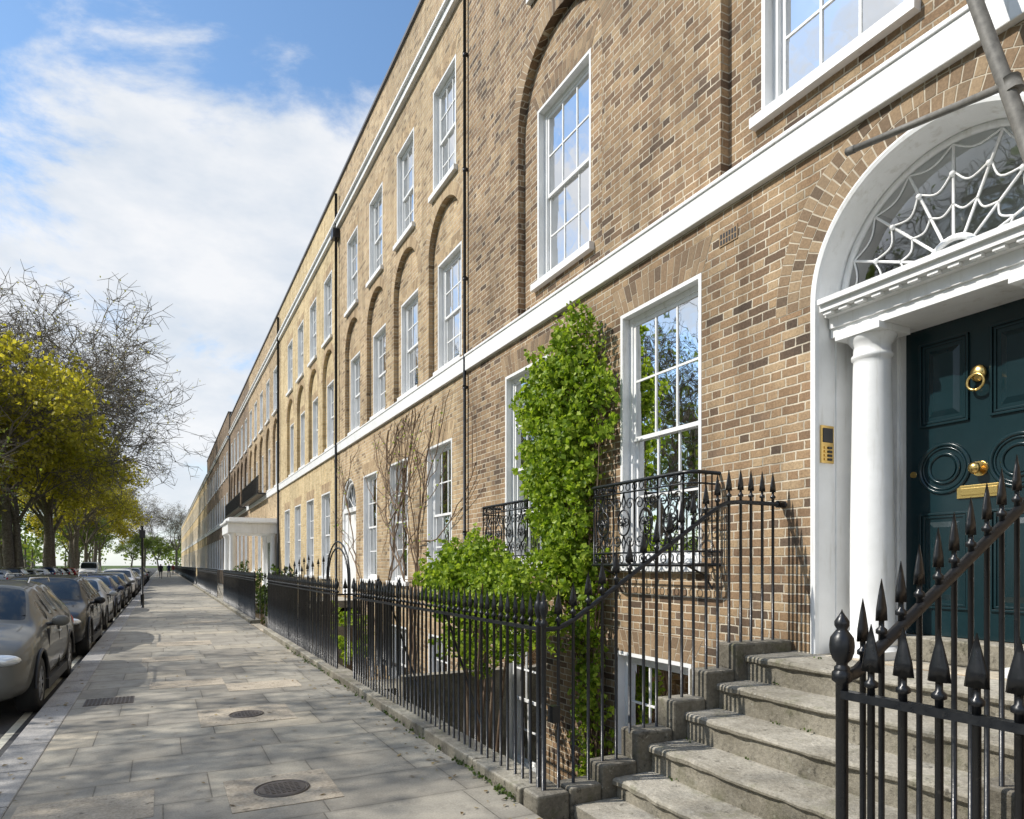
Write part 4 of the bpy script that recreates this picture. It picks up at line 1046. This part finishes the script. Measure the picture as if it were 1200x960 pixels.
y=58; seq2=[('hatch',PS),('suv',PB),('saloon',PG),('hatch',PW),('suv',PN),('saloon',PS),('hatch',PB),('hatch',PR)]
for k,p in seq2:
    place_vehicle(k,'parked_car',-10.4,y+4.5,p,True); y+=6
place_vehicle('van','white_van',-7.6,92,PW)

# ------------------------------------------------------------------ pedestrians (distant)
def person(name,x,y,coat,rot=0,ph=.25):
    e=empty(name,(x,y,0)); e.rotation_euler=(0,0,rot)
    V=[(0,0,.98),(0,0,1.2),(0,.0,1.42),(0,0,1.52),(0,-.01,1.60),(0,0,1.70),
       (.19,0,1.42),(.24,-.10,1.16),(.23,-.22,.93),(-.19,0,1.42),(-.24,.10,1.16),(-.23,.12,.92),
       (.09,0,.92),(.10,-ph*.7,.52),(.10,-ph*.8,.09),(.10,-ph*.8-.14,.04),(-.09,0,.92),(-.10,ph*.25,.50),(-.10,ph*1.3,.14),(-.10,ph*1.3-.12,.06)]
    E=[(0,1),(1,2),(2,3),(3,4),(4,5),(2,6),(6,7),(7,8),(2,9),(9,10),(10,11),(0,12),(12,13),(13,14),(14,15),(0,16),(16,17),(17,18),(18,19)]
    Rr=[.15,.15,.15,.055,.085,.10,.07,.05,.035,.07,.05,.035,.09,.06,.045,.04,.09,.06,.045,.04]
    me=bpy.data.meshes.new('figure'); me.from_pydata(V,E,[]); o=bpy.data.objects.new('figure',me); COL.objects.link(o); o.parent=e
    s=o.modifiers.new('skin','SKIN'); 
    for i,r in enumerate(Rr): me.skin_vertices[0].data[i].radius=(r,r*.8)
    me.skin_vertices[0].data[0].use_root=True
    ss=o.modifiers.new('s','SUBSURF'); ss.levels=2; ss.render_levels=2
    m,nt,b=newmat(name+'_clothes',.8); z=SEP(nt,nt.nodes.new('ShaderNodeTexCoord').outputs['Object'])[2]
    c=RAMP(nt,M(nt,'DIVIDE',z,1.8),[(0,(.02,.02,.02)),(.06,(.03,.035,.06)),(.52,coat),(.84,(.45,.28,.2)),(.93,(.05,.03,.02))],True)
    nt.links.new(c,b.inputs['Base Color']); me.materials.append(m)
    mb=MB(); mb.lathe(0,0,[(.21,.14,.80),(.185,.13,1.0),(.17,.12,1.2),(.20,.13,1.40),(.08,.07,1.5)],14); mb.obj('coat',[painted(name+'_coat',coat,.8)],e)
person('pedestrian',-.15,88,(.02,.02,.03)); person('pedestrian',.75,96,(.03,.04,.10),.2,.2); person('pedestrian',1.5,120,(.12,.02,.02),3.1,.3)

# ------------------------------------------------------------------ light, sky, camera
SV=Vector((-.72,.25,.69)).normalized()
sun=bpy.data.lights.new('sun','SUN'); sun.energy=5.0; sun.angle=math.radians(.55); sun.color=(1,.955,.88)
so=bpy.data.objects.new('sun',sun); COL.objects.link(so); so.rotation_euler=SV.to_track_quat('Z','Y').to_euler(); so.location=(-20,10,30)
w=bpy.data.worlds.new('World'); scene.world=w; w.use_nodes=True; nt=w.node_tree; nt.nodes.clear()
out=nt.nodes.new('ShaderNodeOutputWorld'); sky=nt.nodes.new('ShaderNodeTexSky'); sky.sky_type='NISHITA'; sky.sun_disc=False
sky.sun_elevation=math.asin(SV.z); sky.sun_rotation=math.atan2(SV.x,SV.y)%(2*pi); sky.air_density=1.0; sky.dust_density=.4; sky.ozone_density=1.2
b1=nt.nodes.new('ShaderNodeBackground'); b1.inputs[1].default_value=.15
nt.links.new(MIX(nt,1.0,sky.outputs[0],(1.2,1.38,1.45),'MULTIPLY'),b1.inputs[0])
tc=nt.nodes.new('ShaderNodeTexCoord').outputs['Generated']; s=SEP(nt,tc)
cv=COMB(nt,M(nt,'ADD',s[0],3.1),M(nt,'ADD',s[1],1.3),M(nt,'MULTIPLY',s[2],2.1))
n1=NOISE(nt,cv,2.8,8,.6,.3); n2=NOISE(nt,cv,1.1,2,.5)
dn=M(nt,'ADD',M(nt,'ADD',n1,M(nt,'MULTIPLY',M(nt,'SUBTRACT',n2,.5),.5)),MR(nt,s[2],.1,.6,.13,-.01))
mask=MR(nt,dn,.46,.60,0,1,True)
haze=MR(nt,s[2],0.,.28,.75,0.)
mask=M(nt,'MAXIMUM',mask,haze)
mask=M(nt,'MULTIPLY',mask,.96)
shade=RAMP(nt,NOISE(nt,cv,5,5,.6),[(.32,(.72,.79,.88)),(.6,(.97,.98,1.0))])
b2=nt.nodes.new('ShaderNodeBackground'); nt.links.new(shade,b2.inputs[0]); b2.inputs[1].default_value=.97
mx=nt.nodes.new('ShaderNodeMixShader'); nt.links.new(mask,mx.inputs[0]); nt.links.new(b1.outputs[0],mx.inputs[1]); nt.links.new(b2.outputs[0],mx.inputs[2]); nt.links.new(mx.outputs[0],out.inputs[0])

cam=bpy.data.cameras.new('camera'); cam.sensor_width=36; cam.lens=24; cam.shift_y=.1517; cam.clip_end=3000; cam.clip_start=.05
co=bpy.data.objects.new('camera',cam); COL.objects.link(co); co.location=(0,0,1.6); co.rotation_euler=(math.radians(90),0,math.radians(-27.13)); scene.camera=co
scene.view_settings.view_transform='Standard'; scene.view_settings.look='None'; scene.view_settings.exposure=0
